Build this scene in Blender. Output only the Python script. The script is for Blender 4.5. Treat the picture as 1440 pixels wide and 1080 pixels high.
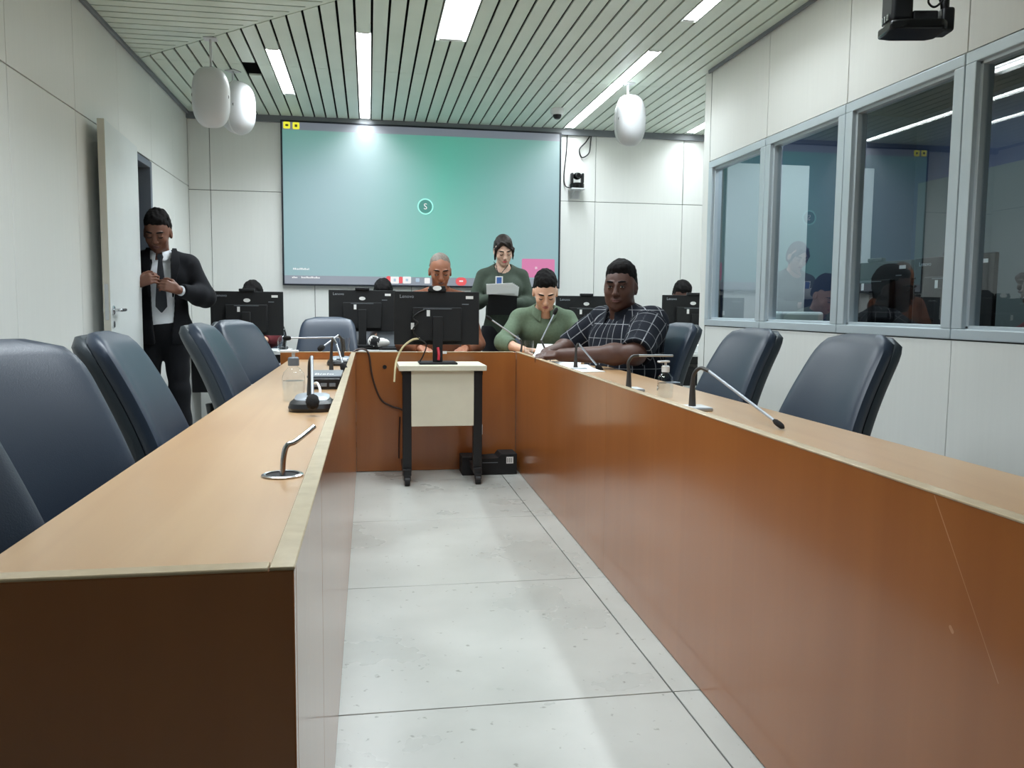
import bpy, bmesh, math, random
import numpy as np
from math import sin, cos, pi, radians, sqrt, atan2
from mathutils import Vector, Matrix

random.seed(7)
for o in list(bpy.data.objects):
    bpy.data.objects.remove(o, do_unlink=True)
scene = bpy.context.scene
COL = scene.collection

# ------------------------------------------------------------------ camera
CAM_H = 1.07
yaw, pit, rol, FPX = .1700742, .09128818, .00903817, 1174.4
Fw = Vector((sin(yaw) * cos(pit), cos(yaw) * cos(pit), -sin(pit)))
Rt = Vector((cos(yaw), -sin(yaw), 0))
Up = Rt.cross(Fw)
r2 = cos(rol) * Rt + sin(rol) * Up
u2 = -sin(rol) * Rt + cos(rol) * Up
cd = bpy.data.cameras.new('camera')
cam = bpy.data.objects.new('camera', cd)
COL.objects.link(cam)
cam.matrix_world = Matrix(((r2.x, u2.x, -Fw.x, 0), (r2.y, u2.y, -Fw.y, 0), (r2.z, u2.z, -Fw.z, CAM_H), (0, 0, 0, 1)))
cd.sensor_width = 36
cd.lens = FPX / 1440 * 36
cd.clip_start = .02
scene.camera = cam

# ------------------------------------------------------------------ world / exposure
w = bpy.data.worlds.new('world'); scene.world = w
w.use_nodes = True
w.node_tree.nodes['Background'].inputs[0].default_value = (.9, 1, .97, 1)
w.node_tree.nodes['Background'].inputs[1].default_value = .02
vs = scene.view_settings
vs.view_transform = 'Standard'; vs.look = 'None'; vs.gamma = 1; vs.use_curve_mapping = False
vs.exposure = 0.05
LAMP = 10.8          # watts per metre of ceiling lamp
LAMP_COL = (.88, .965, 1.04)

# ------------------------------------------------------------------ helpers
def lin(r, g=None, b=None):
    if g is None: g = b = r
    f = lambda c: (c / 255 / 12.92) if c / 255 <= .04045 else ((c / 255 + .055) / 1.055) ** 2.4
    return (f(r), f(g), f(b), 1)

MATS = {}
def mat(name, col, rough=.5, metal=0., spec=.5, noise=0., nscale=20., bump=0., bscale=200., coat=0., sheen=0., stretch=(1, 1, 1), col2=None, alpha=None):
    if name in MATS: return MATS[name]
    m = bpy.data.materials.new(name); m.use_nodes = True
    nt = m.node_tree; p = nt.nodes['Principled BSDF']
    p.inputs['Base Color'].default_value = col
    p.inputs['Roughness'].default_value = rough
    p.inputs['Metallic'].default_value = metal
    p.inputs['Specular IOR Level'].default_value = spec
    p.inputs['Coat Weight'].default_value = coat
    p.inputs['Coat Roughness'].default_value = .12
    if sheen: p.inputs['Sheen Weight'].default_value = sheen
    tc = nt.nodes.new('ShaderNodeTexCoord')
    mp = nt.nodes.new('ShaderNodeMapping'); mp.inputs['Scale'].default_value = stretch
    nt.links.new(tc.outputs['Object'], mp.inputs[0])
    if noise or col2:
        n = nt.nodes.new('ShaderNodeTexNoise'); n.inputs['Scale'].default_value = nscale; n.inputs['Detail'].default_value = 6
        nt.links.new(mp.outputs[0], n.inputs[0])
        rp = nt.nodes.new('ShaderNodeValToRGB')
        c2 = col2 or tuple(c * (1 - noise) for c in col[:3]) + (1,)
        c1 = col if col2 else tuple(min(1, c * (1 + noise)) for c in col[:3]) + (1,)
        rp.color_ramp.elements[0].position = .3; rp.color_ramp.elements[0].color = c2
        rp.color_ramp.elements[1].position = .7; rp.color_ramp.elements[1].color = c1
        nt.links.new(n.outputs[0], rp.inputs[0]); nt.links.new(rp.outputs[0], p.inputs['Base Color'])
    if bump:
        n = nt.nodes.new('ShaderNodeTexNoise'); n.inputs['Scale'].default_value = bscale; n.inputs['Detail'].default_value = 4
        nt.links.new(mp.outputs[0], n.inputs[0])
        b = nt.nodes.new('ShaderNodeBump'); b.inputs['Strength'].default_value = bump; b.inputs['Distance'].default_value = .004
        nt.links.new(n.outputs[0], b.inputs['Height']); nt.links.new(b.outputs[0], p.inputs['Normal'])
    MATS[name] = m
    return m

def emis(name, col, strength=1., base=None):
    if name in MATS: return MATS[name]
    m = bpy.data.materials.new(name); m.use_nodes = True
    p = m.node_tree.nodes['Principled BSDF']
    p.inputs['Base Color'].default_value = base or (.02, .02, .02, 1)
    p.inputs['Emission Color'].default_value = col
    p.inputs['Emission Strength'].default_value = strength
    p.inputs['Roughness'].default_value = .6
    MATS[name] = m
    return m

class MB:
    """collects shapes into one bmesh"""
    def __init__(s): s.bm = bmesh.new()
    def box(s, x0, x1, y0, y1, z0, z1, bev=0., M=None, seg=2):
        b = bmesh.new()
        vs_ = [b.verts.new((x, y, z)) for x in (x0, x1) for y in (y0, y1) for z in (z0, z1)]
        for f in ((0, 1, 3, 2), (4, 6, 7, 5), (0, 4, 5, 1), (2, 3, 7, 6), (0, 2, 6, 4), (1, 5, 7, 3)):
            b.faces.new([vs_[i] for i in f])
        if bev:
            bmesh.ops.bevel(b, geom=list(b.edges), offset=bev, segments=seg, affect='EDGES', profile=.5)
        s._merge(b, M, 6 if bev else 0); return s
    def _merge(s, b, M=None, flat=0):
        bmesh.ops.recalc_face_normals(b, faces=list(b.faces))
        for f in b.faces: f.smooth = True
        if flat:
            for f in sorted(b.faces, key=lambda f: -f.calc_area())[:flat]: f.smooth = False
        if M is not None: bmesh.ops.transform(b, matrix=M, verts=list(b.verts))
        me = bpy.data.meshes.new('t'); b.to_mesh(me); b.free()
        s.bm.from_mesh(me); bpy.data.meshes.remove(me)
    def prism(s, pts, z0, z1, M=None, bev=0.):
        b = bmesh.new()
        lo = [b.verts.new((x, y, z0)) for x, y in pts]; hi = [b.verts.new((x, y, z1)) for x, y in pts]
        n = len(pts)
        b.faces.new(lo[::-1]); b.faces.new(hi)
        for i in range(n): b.faces.new((lo[i], lo[(i + 1) % n], hi[(i + 1) % n], hi[i]))
        if bev: bmesh.ops.bevel(b, geom=list(b.edges), offset=bev, segments=2, affect='EDGES', profile=.5)
        s._merge(b, M, len(pts) + 2 if bev and len(pts) < 10 else 0); return s
    def cyl(s, a, c, r0, r1=None, n=16, cap=True):
        r1 = r0 if r1 is None else r1
        return s.tube([a, c], [r0, r1], n, cap)
    def tube(s, pts, r, n=10, cap=True):
        pts = [Vector(p) for p in pts]
        if not hasattr(r, '__len__'): r = [r] * len(pts)
        b = bmesh.new(); rings = []
        t0 = (pts[1] - pts[0]).normalized()
        nrm = t0.orthogonal().normalized()
        for i, p in enumerate(pts):
            if i == 0: t = t0
            elif i == len(pts) - 1: t = (pts[i] - pts[i - 1]).normalized()
            else: t = ((pts[i + 1] - pts[i]).normalized() + (pts[i] - pts[i - 1]).normalized()).normalized()
            nrm = (nrm - t * nrm.dot(t)).normalized(); bi = t.cross(nrm)
            rings.append([b.verts.new(p + (nrm * cos(2 * pi * k / n) + bi * sin(2 * pi * k / n)) * r[i]) for k in range(n)])
        for A, B in zip(rings, rings[1:]):
            for k in range(n): b.faces.new((A[k], A[(k + 1) % n], B[(k + 1) % n], B[k]))
        if cap: b.faces.new(rings[0][::-1]); b.faces.new(rings[-1])
        s._merge(b); return s
    def lathe(s, prof, n=24, M=None):
        b = bmesh.new(); rings = []
        for r, z in prof:
            rings.append([b.verts.new((r * cos(2 * pi * k / n), r * sin(2 * pi * k / n), z)) for k in range(n)] if r > 1e-6 else [b.verts.new((0, 0, z))])
        for A, B in zip(rings, rings[1:]):
            for k in range(n):
                q = [A[k % len(A)], A[(k + 1) % len(A)], B[(k + 1) % len(B)], B[k % len(B)]]
                q2 = []
                for v in q:
                    if v not in q2: q2.append(v)
                if len(q2) > 2:
                    try: b.faces.new(q2)
                    except ValueError: pass
        s._merge(b, M); return s
    def ball(s, c, r, n=12, M=None):
        b = bmesh.new(); bmesh.ops.create_uvsphere(b, u_segments=n * 2, v_segments=n, radius=1)
        rr = r if hasattr(r, '__len__') else (r, r, r)
        T = Matrix.Translation(c) @ (M or Matrix()) @ Matrix.Diagonal((*rr, 1))
        s._merge(b, T); return s
    def rings(s, rs, cap=True, closed=True):
        b = bmesh.new(); R = [[b.verts.new(p) for p in ring] for ring in rs]; n = len(rs[0])
        for A, B in zip(R, R[1:]):
            for k in range(n if closed else n - 1): b.faces.new((A[k], A[(k + 1) % n], B[(k + 1) % n], B[k]))
        if cap: b.faces.new(R[0][::-1]); b.faces.new(R[-1])
        s._merge(b); return s
    def mesh(s, name, angle=38):
        a = radians(angle)
        for e in s.bm.edges:
            if len(e.link_faces) == 2 and e.calc_face_angle(0) > a: e.smooth = False
        me = bpy.data.meshes.new(name); s.bm.to_mesh(me); s.bm.free()
        return me
    def obj(s, name, m, parent=None, loc=None, rotz=None, **k):
        return link(name, s.mesh(name), m, parent, loc, rotz, **k)

def link(name, me, m, parent=None, loc=None, rotz=None, label=None, cat=None, group=None, kind=None):
    o = bpy.data.objects.new(name, me); COL.objects.link(o)
    if m is not None and me is not None and not me.materials: me.materials.append(m)
    if parent: o.parent = parent
    if loc is not None: o.location = loc
    if rotz is not None: o.rotation_euler = (0, 0, rotz)
    tag(o, label, cat, group, kind)
    return o
def tag(o, label=None, cat=None, group=None, kind=None):
    if label: o['label'] = label
    if cat: o['category'] = cat
    if group: o['group'] = group
    if kind: o['kind'] = kind
    return o
def thing(name, label, cat, loc=(0, 0, 0), rotz=0, group=None):
    o = bpy.data.objects.new(name, None); COL.objects.link(o)
    o.empty_display_size = .05
    o.location = loc; o.rotation_euler = (0, 0, rotz)
    return tag(o, label, cat, group)
def struct(name, parent=None):
    o = bpy.data.objects.new(name, None); COL.objects.link(o); o['kind'] = 'structure'
    if parent: o.parent = parent
    return o
def dup(o, parent=None):
    c = o.copy(); COL.objects.link(c)
    if parent: c.parent = parent
    for ch in list(o.children): dup(ch, c)
    return c
def text(name, s, size, m, parent, M, ext=.0004):
    cu = bpy.data.curves.new(name, 'FONT'); cu.body = s; cu.size = size; cu.extrude = ext
    cu.align_x = 'CENTER'; cu.align_y = 'CENTER'; cu.resolution_u = 3
    t = bpy.data.objects.new('tmp', cu); COL.objects.link(t)
    bpy.context.view_layer.update()
    me = bpy.data.meshes.new_from_object(t.evaluated_get(bpy.context.evaluated_depsgraph_get()))
    bpy.data.objects.remove(t, do_unlink=True); bpy.data.curves.remove(cu)
    me.transform(M); me.materials.clear()
    return link(name, me, m, parent)
def bez(p0, p1, p2, p3, n=10):
    P = [Vector(p) for p in (p0, p1, p2, p3)]
    return [P[0] * (1 - t) ** 3 + P[1] * 3 * t * (1 - t) ** 2 + P[2] * 3 * t * t * (1 - t) + P[3] * t ** 3 for t in [i / n for i in range(n + 1)]]
def spline(pts, n=6):
    P = [Vector(p) for p in pts]; P = [2 * P[0] - P[1]] + P + [2 * P[-1] - P[-2]]; out = []
    for i in range(1, len(P) - 2):
        for k in range(n):
            t = k / n; a, b, c, d = P[i - 1:i + 3]
            out.append(.5 * ((2 * b) + (c - a) * t + (2 * a - 5 * b + 4 * c - d) * t * t + (3 * b - a - 3 * c + d) * t ** 3))
    return out + [P[-2]]

# ------------------------------------------------------------------ materials
def wood(name, c1, c2, axis='z', rough=.3, coat=.7, marks=None, crough=.13):
    m = bpy.data.materials.new(name); m.use_nodes = True; nt = m.node_tree; p = nt.nodes['Principled BSDF']
    tc = nt.nodes.new('ShaderNodeTexCoord'); mp = nt.nodes.new('ShaderNodeMapping')
    mp.inputs['Scale'].default_value = {'z': (8, 8, .5), 'y': (10, .6, 10), 'x': (.6, 10, 10)}[axis]
    nt.links.new(tc.outputs['Object'], mp.inputs[0])
    n = nt.nodes.new('ShaderNodeTexNoise'); n.inputs['Scale'].default_value = 1.0; n.inputs['Detail'].default_value = 7; n.inputs['Distortion'].default_value = .8
    nt.links.new(mp.outputs[0], n.inputs[0])
    n2 = nt.nodes.new('ShaderNodeTexNoise'); n2.inputs['Scale'].default_value = 1.3; n2.inputs['Detail'].default_value = 2
    nt.links.new(tc.outputs['Object'], n2.inputs[0])
    mx = nt.nodes.new('ShaderNodeMath'); mx.operation = 'MULTIPLY_ADD'; mx.inputs[1].default_value = .5
    nt.links.new(n2.outputs[0], mx.inputs[0])
    h = nt.nodes.new('ShaderNodeMath'); h.operation = 'MULTIPLY'; h.inputs[1].default_value = .55
    nt.links.new(n.outputs[0], h.inputs[0]); nt.links.new(h.outputs[0], mx.inputs[2])
    rp = nt.nodes.new('ShaderNodeValToRGB')
    rp.color_ramp.elements[0].position = .33; rp.color_ramp.elements[0].color = c2
    rp.color_ramp.elements[1].position = .68; rp.color_ramp.elements[1].color = c1
    nt.links.new(mx.outputs[0], rp.inputs[0])
    out = rp.outputs[0]
    if marks:   # scratches: (y0,z0,y1,z1,halfwidth)
        sp = nt.nodes.new('ShaderNodeSeparateXYZ'); nt.links.new(tc.outputs['Object'], sp.inputs[0])
        def M(op, a, b=None, c=None):
            q = nt.nodes.new('ShaderNodeMath'); q.operation = op
            for i, v in enumerate((a, b, c)):
                if v is None: continue
                if isinstance(v, (int, float)): q.inputs[i].default_value = v
                else: nt.links.new(v, q.inputs[i])
            return q.outputs[0]
        for (y0, z0, y1, z1, hw) in marks:
            dy, dz = y1 - y0, z1 - z0; L = dy * dy + dz * dz
            py = M('SUBTRACT', sp.outputs[1], y0); pz = M('SUBTRACT', sp.outputs[2], z0)
            t = M('MULTIPLY_ADD', py, dy / L, M('MULTIPLY', pz, dz / L)); t.node.use_clamp = True
            ey = M('SUBTRACT', py, M('MULTIPLY', t, dy)); ez = M('SUBTRACT', pz, M('MULTIPLY', t, dz))
            d = M('SQRT', M('MULTIPLY_ADD', ey, ey, M('MULTIPLY', ez, ez)))
            k = M('MULTIPLY', M('LESS_THAN', d, hw), M('MULTIPLY', n.outputs[0], .75))
            mm = nt.nodes.new('ShaderNodeMix'); mm.data_type = 'RGBA'
            nt.links.new(k, mm.inputs[0]); nt.links.new(out, mm.inputs[6]); mm.inputs[7].default_value = lin(225, 180, 140)
            out = mm.outputs[2]
    nt.links.new(out, p.inputs['Base Color'])
    p.inputs['Roughness'].default_value = rough
    p.inputs['Coat Weight'].default_value = coat; p.inputs['Coat Roughness'].default_value = crough
    b = nt.nodes.new('ShaderNodeBump'); b.inputs['Strength'].default_value = .05; b.inputs['Distance'].default_value = .002
    nt.links.new(n.outputs[0], b.inputs['Height']); nt.links.new(b.outputs[0], p.inputs['Normal'])
    return m

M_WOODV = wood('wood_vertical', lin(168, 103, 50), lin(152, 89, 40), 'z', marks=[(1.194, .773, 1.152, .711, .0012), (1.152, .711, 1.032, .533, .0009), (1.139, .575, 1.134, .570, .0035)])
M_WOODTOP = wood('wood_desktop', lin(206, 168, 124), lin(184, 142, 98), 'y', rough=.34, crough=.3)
M_WOODTOPX = wood('wood_desktop_cross', lin(206, 168, 124), lin(184, 142, 98), 'x', rough=.34, crough=.3)
M_EDGE = mat('wood_edge', lin(200, 180, 148), .22, noise=.08, nscale=30)  # pale tone puts the reflection caught along the lip into the colour
M_WALL = mat('wall_laminate', lin(230, 231, 227), .45, noise=.011, nscale=6, stretch=(10, 10, .4))
M_GROOVE = mat('wall_joint', lin(92, 92, 88), .8)
M_CEIL = mat('ceiling_slat', lin(216, 227, 214), .42, noise=.03, nscale=4)
M_DARK = mat('plenum', lin(12, 14, 13), .9)
M_TRIM = mat('ceiling_trim', lin(120, 124, 130), .5)
M_ALU = mat('window_aluminium', lin(196, 207, 213), .38, metal=.25)
M_DOOR = mat('door_laminate', lin(218, 223, 222), .4, noise=.015, nscale=8)
M_DOORE = mat('door_edge', lin(205, 202, 190), .5)
M_JAMB = mat('door_jamb', lin(112, 120, 132), .5)
M_LEATHER = mat('chair_leatherette', lin(43, 54, 69), .38, bump=.12, bscale=350, spec=.5)
M_LEATHERB = mat('chair_back_shell', lin(42, 50, 56), .45, bump=.1, bscale=300)
M_BLACK = mat('black_plastic', lin(20, 21, 24), .42)
M_BLACKM = mat('black_matte', lin(14, 15, 17), .7)
M_CHROME = mat('chrome', lin(205, 208, 212), .22, metal=1)
M_SILVER = mat('silver_plastic', lin(178, 184, 192), .32, metal=.5)
M_WHITE = mat('white_plastic', lin(226, 228, 228), .38)
M_WHITED = mat('white_desk', lin(222, 224, 222), .4)
M_STICK = mat('white_sticker', lin(235, 235, 232), .5)
M_GREYP = mat('grey_plastic', lin(110, 116, 122), .45)
M_PAPER = mat('paper', lin(236, 240, 240), .7)
M_CREAM = mat('cart_cream', lin(222, 219, 198), .5, noise=.03, nscale=10)
M_RED = mat('red_plastic', lin(190, 40, 60), .4)
M_RUBBER = mat('rubber', lin(24, 24, 26), .6)
M_CABLE = mat('cable_black', lin(22, 20, 20), .5)
M_CABLEY = mat('cable_yellowed', lin(196, 182, 140), .5)

def tile_mat():
    m = bpy.data.materials.new('floor_vinyl'); m.use_nodes = True; nt = m.node_tree; p = nt.nodes['Principled BSDF']
    g = nt.nodes.new('ShaderNodeNewGeometry')
    n = nt.nodes.new('ShaderNodeTexNoise'); n.inputs['Scale'].default_value = 2.2; n.inputs['Detail'].default_value = 5
    nt.links.new(g.outputs['Position'], n.inputs[0])
    rp = nt.nodes.new('ShaderNodeValToRGB')
    rp.color_ramp.elements[0].position = .28; rp.color_ramp.elements[0].color = lin(168, 170, 164)
    rp.color_ramp.elements[1].position = .72; rp.color_ramp.elements[1].color = lin(190, 192, 186)
    nt.links.new(n.outputs[0], rp.inputs[0])
    n2 = nt.nodes.new('ShaderNodeTexNoise'); n2.inputs['Scale'].default_value = 34; n2.inputs['Detail'].default_value = 3
    nt.links.new(g.outputs['Position'], n2.inputs[0])
    r2_ = nt.nodes.new('ShaderNodeValToRGB'); r2_.color_ramp.elements[0].position = .27; r2_.color_ramp.elements[0].color = (.55, .55, .52, 1)
    r2_.color_ramp.elements[1].position = .33; r2_.color_ramp.elements[1].color = (1, 1, 1, 1)
    nt.links.new(n2.outputs[0], r2_.inputs[0])
    mx = nt.nodes.new('ShaderNodeMix'); mx.data_type = 'RGBA'; mx.blend_type = 'MULTIPLY'; mx.inputs[0].default_value = 1
    nt.links.new(rp.outputs[0], mx.inputs[6]); nt.links.new(r2_.outputs[0], mx.inputs[7])
    nt.links.new(mx.outputs[2], p.inputs['Base Color'])
    p.inputs['Roughness'].default_value = .3
    rr = nt.nodes.new('ShaderNodeMapRange'); rr.inputs[3].default_value = .2; rr.inputs[4].default_value = .38
    nt.links.new(n.outputs[0], rr.inputs[0]); nt.links.new(rr.outputs[0], p.inputs['Roughness'])
    return m
M_TILE = tile_mat()

def glass_mat(name, tint, ior=1.5, gain=1.7):
    m = bpy.data.materials.new(name); m.use_nodes = True; nt = m.node_tree
    nt.nodes.remove(nt.nodes['Principled BSDF']); out = nt.nodes['Material Output']
    t = nt.nodes.new('ShaderNodeBsdfTransparent'); t.inputs[0].default_value = tint
    g = nt.nodes.new('ShaderNodeBsdfGlossy'); g.inputs['Roughness'].default_value = .01; g.inputs[0].default_value = (.95, .98, 1, 1)
    f = nt.nodes.new('ShaderNodeFresnel'); f.inputs[0].default_value = ior
    k = nt.nodes.new('ShaderNodeMath'); k.operation = 'MULTIPLY'; k.inputs[1].default_value = gain; k.use_clamp = True
    nt.links.new(f.outputs[0], k.inputs[0])
    geo = nt.nodes.new('ShaderNodeNewGeometry')     # reflect once, at the front face of the sheet
    inv = nt.nodes.new('ShaderNodeMath'); inv.operation = 'SUBTRACT'; inv.inputs[0].default_value = 1
    nt.links.new(geo.outputs['Backfacing'], inv.inputs[1])
    k2 = nt.nodes.new('ShaderNodeMath'); k2.operation = 'MULTIPLY'
    nt.links.new(k.outputs[0], k2.inputs[0]); nt.links.new(inv.outputs[0], k2.inputs[1])
    mx = nt.nodes.new('ShaderNodeMixShader')
    nt.links.new(k2.outputs[0], mx.inputs[0]); nt.links.new(t.outputs[0], mx.inputs[1]); nt.links.new(g.outputs[0], mx.inputs[2])
    nt.links.new(mx.outputs[0], out.inputs[0])
    return m
M_PANE = glass_mat('window_glass', (.86, .9, .92, 1))
M_GLASS = glass_mat('clear_glass', (.965, .975, .98, 1), 1.45, 1.4)
M_GEL = glass_mat('clear_gel', (.93, .95, .96, 1), 1.4, 1.2)
# ================================================================== ROOM
YB, ZC = 7.70, 2.71
XL, XR = -1.525, 2.34
YF = -2.4            # wall behind the camera
XE = 3.95            # far right wall of the recess / booth
GZ = 2.09            # horizontal joint height
YBOOTH = 5.62

# ---- floor
fl = struct('floor')
MB().box(-3.2, XE + .1, YF - .1, YB + .1, -.12, -.006).obj('slab', M_GROOVE, fl)
tm = MB().box(.0022, .9978, .0022, .9978, -.006, 0, bev=.0012, seg=1).mesh('floor_tile')
tm.materials.append(M_TILE)
x = .835 - 5
while x < XE + .05:
    y = 2.147 - 5
    while y < YB:
        if x > -3.3 and not (x < -2.3 and y > 7):
            o = link('floor_tile', tm, None, fl, (x, y, 0))
        y += 1.0
    x += 1.0

# ---- wall panels helper: a thin laminate sheet proud of the wall
PT = .012
def panel(parent, axis, at, sgn, a0, a1, z0, z1, m=None):
    g = .0025
    if axis == 'x': b = (min(at, at + sgn * PT), max(at, at + sgn * PT), a0 + g, a1 - g)
    else: b = (a0 + g, a1 - g, min(at, at + sgn * PT), max(at, at + sgn * PT))
    return MB().box(*b, z0 + g, z1 - g, bev=.0015, seg=1).obj('wall_panel', m or M_WALL, parent)

# ---- left wall with the door opening
DY0, DY1, DZ = 5.86, 6.40, 2.075
wl = struct('wall_left')
mb = MB()
for (y0, y1, z0, z1) in ((YF, DY0, 0, 2.8), (DY1, YB + .1, 0, 2.8), (DY0, DY1, DZ, 2.8)):
    mb.box(XL - .012 - .1, XL - .012, y0, y1, z0, z1)
mb.obj('wall_core', M_GROOVE, wl)
js = [YF, -1.96, -1.1, -.25, .6, 1.45, 2.3, 3.15, 4.005, 4.862, 5.655, 6.45, 7.12, YB]
for a, b in zip(js, js[1:]): panel(wl, 'x', XL - PT, 1, a, b, GZ, ZC + .02)
js = [YF, -1.96, -1.1, -.25, .6, 1.45, 2.3, 3.15, 4.005, 4.862, DY0]
for a, b in zip(js, js[1:]): panel(wl, 'x', XL - PT, 1, a, b, 0, GZ)
for a, b in ((DY1, 7.12), (7.12, YB)): panel(wl, 'x', XL - PT, 1, a, b, 0, GZ)

# ---- back wall
wb = struct('wall_back')
MB().box(-3.2, XE + .1, YB + .0, YB + .1, 0, 2.8).obj('wall_core', M_GROOVE, wb)
js = [XL, -1.343, -.472, .385, 1.24, 2.093, 2.951, XE]
for a, b in zip(js, js[1:]):
    panel(wb, 'y', YB - PT, 1, a, b, GZ - .03, ZC + .02); panel(wb, 'y', YB - PT, 1, a, b, 0, GZ - .03)

# ---- wall behind the camera and far right wall
wf = struct('wall_front')
MB().box(XL - .2, XE + .1, YF - .1, YF, 0, 2.8).obj('wall_core', mat('rear_wall_dark', lin(205, 204, 198), .6), wf)
we = struct('wall_far_right')
MB().box(XE, XE + .1, YF, YB + .1, 0, 2.8).obj('wall_core', M_WALL, we)

# ---- booth wall with the window band (right)
WZ0, WZ1 = .955, 2.09
bays = [5.60, 4.752, 3.902, 3.056, 2.21, 1.364, .518, -.328, -1.174, YF]
wr = struct('wall_right')
mb = MB()
mb.box(XR + .012, XR + .1, YF, YBOOTH, 0, WZ0).box(XR + .012, XR + .1, YF, YBOOTH, WZ1, 2.8)
mb.box(XR + .0, XE, YBOOTH - .02, YBOOTH + .07, 0, 2.8)
mb.box(XR + .012, XR + .1, YF, bays[-2], WZ0, WZ1)
mb.obj('wall_core', M_GROOVE, wr)
for a, b in zip(bays, bays[1:]):
    panel(wr, 'x', XR + PT, -1, b, a, 0, WZ0); panel(wr, 'x', XR + PT, -1, b, a, WZ1, ZC + .02)
panel(wr, 'x', XR + PT, -1, YF, bays[-2], WZ0, WZ1)
MB().box(XR - .002, XR + .1, bays[0] + .003, YBOOTH + .085, 0, ZC + .02, bev=.002, seg=1).obj('corner_post', M_WALL, wr)
panel(wr, 'y', YBOOTH + .07, 1, XR + .1, XE, 0, ZC + .02)
# windows: double profile aluminium frame with a pane
FR, DP = .075, .055
wn = 1
for a, b in zip(bays[:-2], bays[1:-1]):
    wroot = struct('window_%d' % wn); wn += 1
    y0, y1 = b + .003, a - .003
    for (n_, ya, yb, za, zb) in (('sill_rail', y0, y1, WZ0 + .003, WZ0 + .045), ('head_rail', y0, y1, WZ1 - .05, WZ1 - .004),
                                 ('stile', y0, y0 + .06, WZ0 + .045, WZ1 - .05), ('stile', y1 - .06, y1, WZ0 + .045, WZ1 - .05)):
        MB().box(XR - .008, XR + .07, ya, yb, za, zb, bev=.004).box(XR + .012, XR + .062, *( (ya - .0 , yb + .0) if 'rail' in n_ else ((ya, yb + .016) if ya == y0 else (ya - .016, yb))), *((za, zb + .014) if n_ == 'sill_rail' else (za - .014, zb) if n_ == 'head_rail' else (za, zb)), bev=.003).obj(n_, M_ALU, wroot)
    MB().box(XR + .034, XR + .040, y0 + .05, y1 - .05, WZ0 + .04, WZ1 - .045).obj('pane', M_PANE, wroot)

# ---- booth interior: dim room behind the glass
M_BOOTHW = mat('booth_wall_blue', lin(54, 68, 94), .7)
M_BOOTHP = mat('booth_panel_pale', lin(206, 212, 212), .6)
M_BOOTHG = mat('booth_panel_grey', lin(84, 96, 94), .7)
bi = struct('wall_booth')
mb = MB(); mb.box(XE - .06, XE - .001, YF, YBOOTH - .03, 0, 2.8); mb.box(XR + .11, XE - .06, YBOOTH - .06, YBOOTH - .021, 0, 2.8)
mb.obj('wall_lining', M_BOOTHW, bi)
for (y0, y1, m_) in ((3.7, 5.5, M_BOOTHG), (2.0, 3.65, M_BOOTHG), (.2, 1.95, M_BOOTHG)):
    MB().box(XE - .075, XE - .06, y0, y1, .05, 1.98, bev=.002, seg=1).obj('wall_panel', m_, bi)
MB().box(XR + .11, 3.06, YBOOTH - .075, YBOOTH - .06, .05, 2.08, bev=.002, seg=1).obj('wall_panel', M_BOOTHP, bi)
MB().box(3.37, 3.56, YBOOTH - .075, YBOOTH - .06, 1.20, 2.08, bev=.002, seg=1).obj('wall_panel', M_BOOTHP, bi)
MB().box(XR + .1, XE - .06, YF, YBOOTH - .06, 2.45, 2.50).obj('booth_ceiling', M_DARK, bi)

bl = thing('booth_fill_lamp', 'small square fill lamp added to brighten the inside of the glazed booth', 'ceiling lamp', (2.95, 4.75, 2.45))  # unseen lamp, added to brighten the booth and its pale panels
MB().box(-.15, .15, -.15, .15, -.02, 0, bev=.002, seg=1).obj('housing', M_ALU, bl); MB().box(-.13, .13, -.13, .13, -.024, -.02).obj('diffuser', emis('booth_fill_diffuser', (.9, .95, 1, 1), 3), bl)
L = bpy.data.lights.new('booth_fill_light', 'AREA'); L.size = .26; L.energy = 16; L.color = (.85, .93, 1); lo = bpy.data.objects.new('booth_fill_light', L); COL.objects.link(lo); lo.parent = bl; lo.location = (0, 0, -.03)
# ---- ceiling: linear metal slats under a dark void, mitred at 45 degrees
ce = struct('ceiling')
MB().box(-3.2, XE + .1, YF - .1, YB + .1, 2.80, 2.86).obj('ceiling_void', M_DARK, ce)
PITCH, GAP = .0965, .0145
def MITRE(x): return 4.595 - x
lamps = []     # (x0,x1,y0,y1)
X0 = -.55      # a gap centre
def colx(k): return X0 + PITCH * k, X0 + PITCH * (k + 1)
def kof(x): return int(math.floor((x - X0) / PITCH))
fix = {}
def lampcols(x, ncol, y0, y1):
    k = kof(x)
    for i in range(ncol): fix.setdefault(k + i, []).append((y0, y1))
    lamps.append((colx(k)[0] + .002, colx(k + ncol - 1)[1] - .002, y0, y1))
lampcols(-.54 - .05, 1, 5.72, 6.90)
lampcols(.02, 1, 5.27, 7.66)
lampcols(.50, 2, 3.95, 5.33)
lampcols(1.78, 1, 5.27, 7.64)
lampcols(1.79, 1, 3.45, 4.72)
lampcols(2.99, 1, 5.80, 7.62)
hole = (kof(-.75), 6.06, 6.38)
def slat_prof(x0, x1):       # pan-shaped strip, open upward
    t = .0012; z = ZC; f = .014
    return x0, x1
def slat(x0, x1, y0, y1, skew0=False):
    b = MB()
    a, c = x0 + GAP / 2, x1 - GAP / 2
    ya, yc = (y0, y0) if not skew0 else (max(MITRE(a) + .02, YF), max(MITRE(c) + .02, YF))
    b.prism([(a, ya), (c, yc), (c, y1), (a, y1)], ZC, ZC + .012)
    return b.obj('ceiling_slat', M_CEIL, ce)
k = kof(XL) + 0
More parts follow.
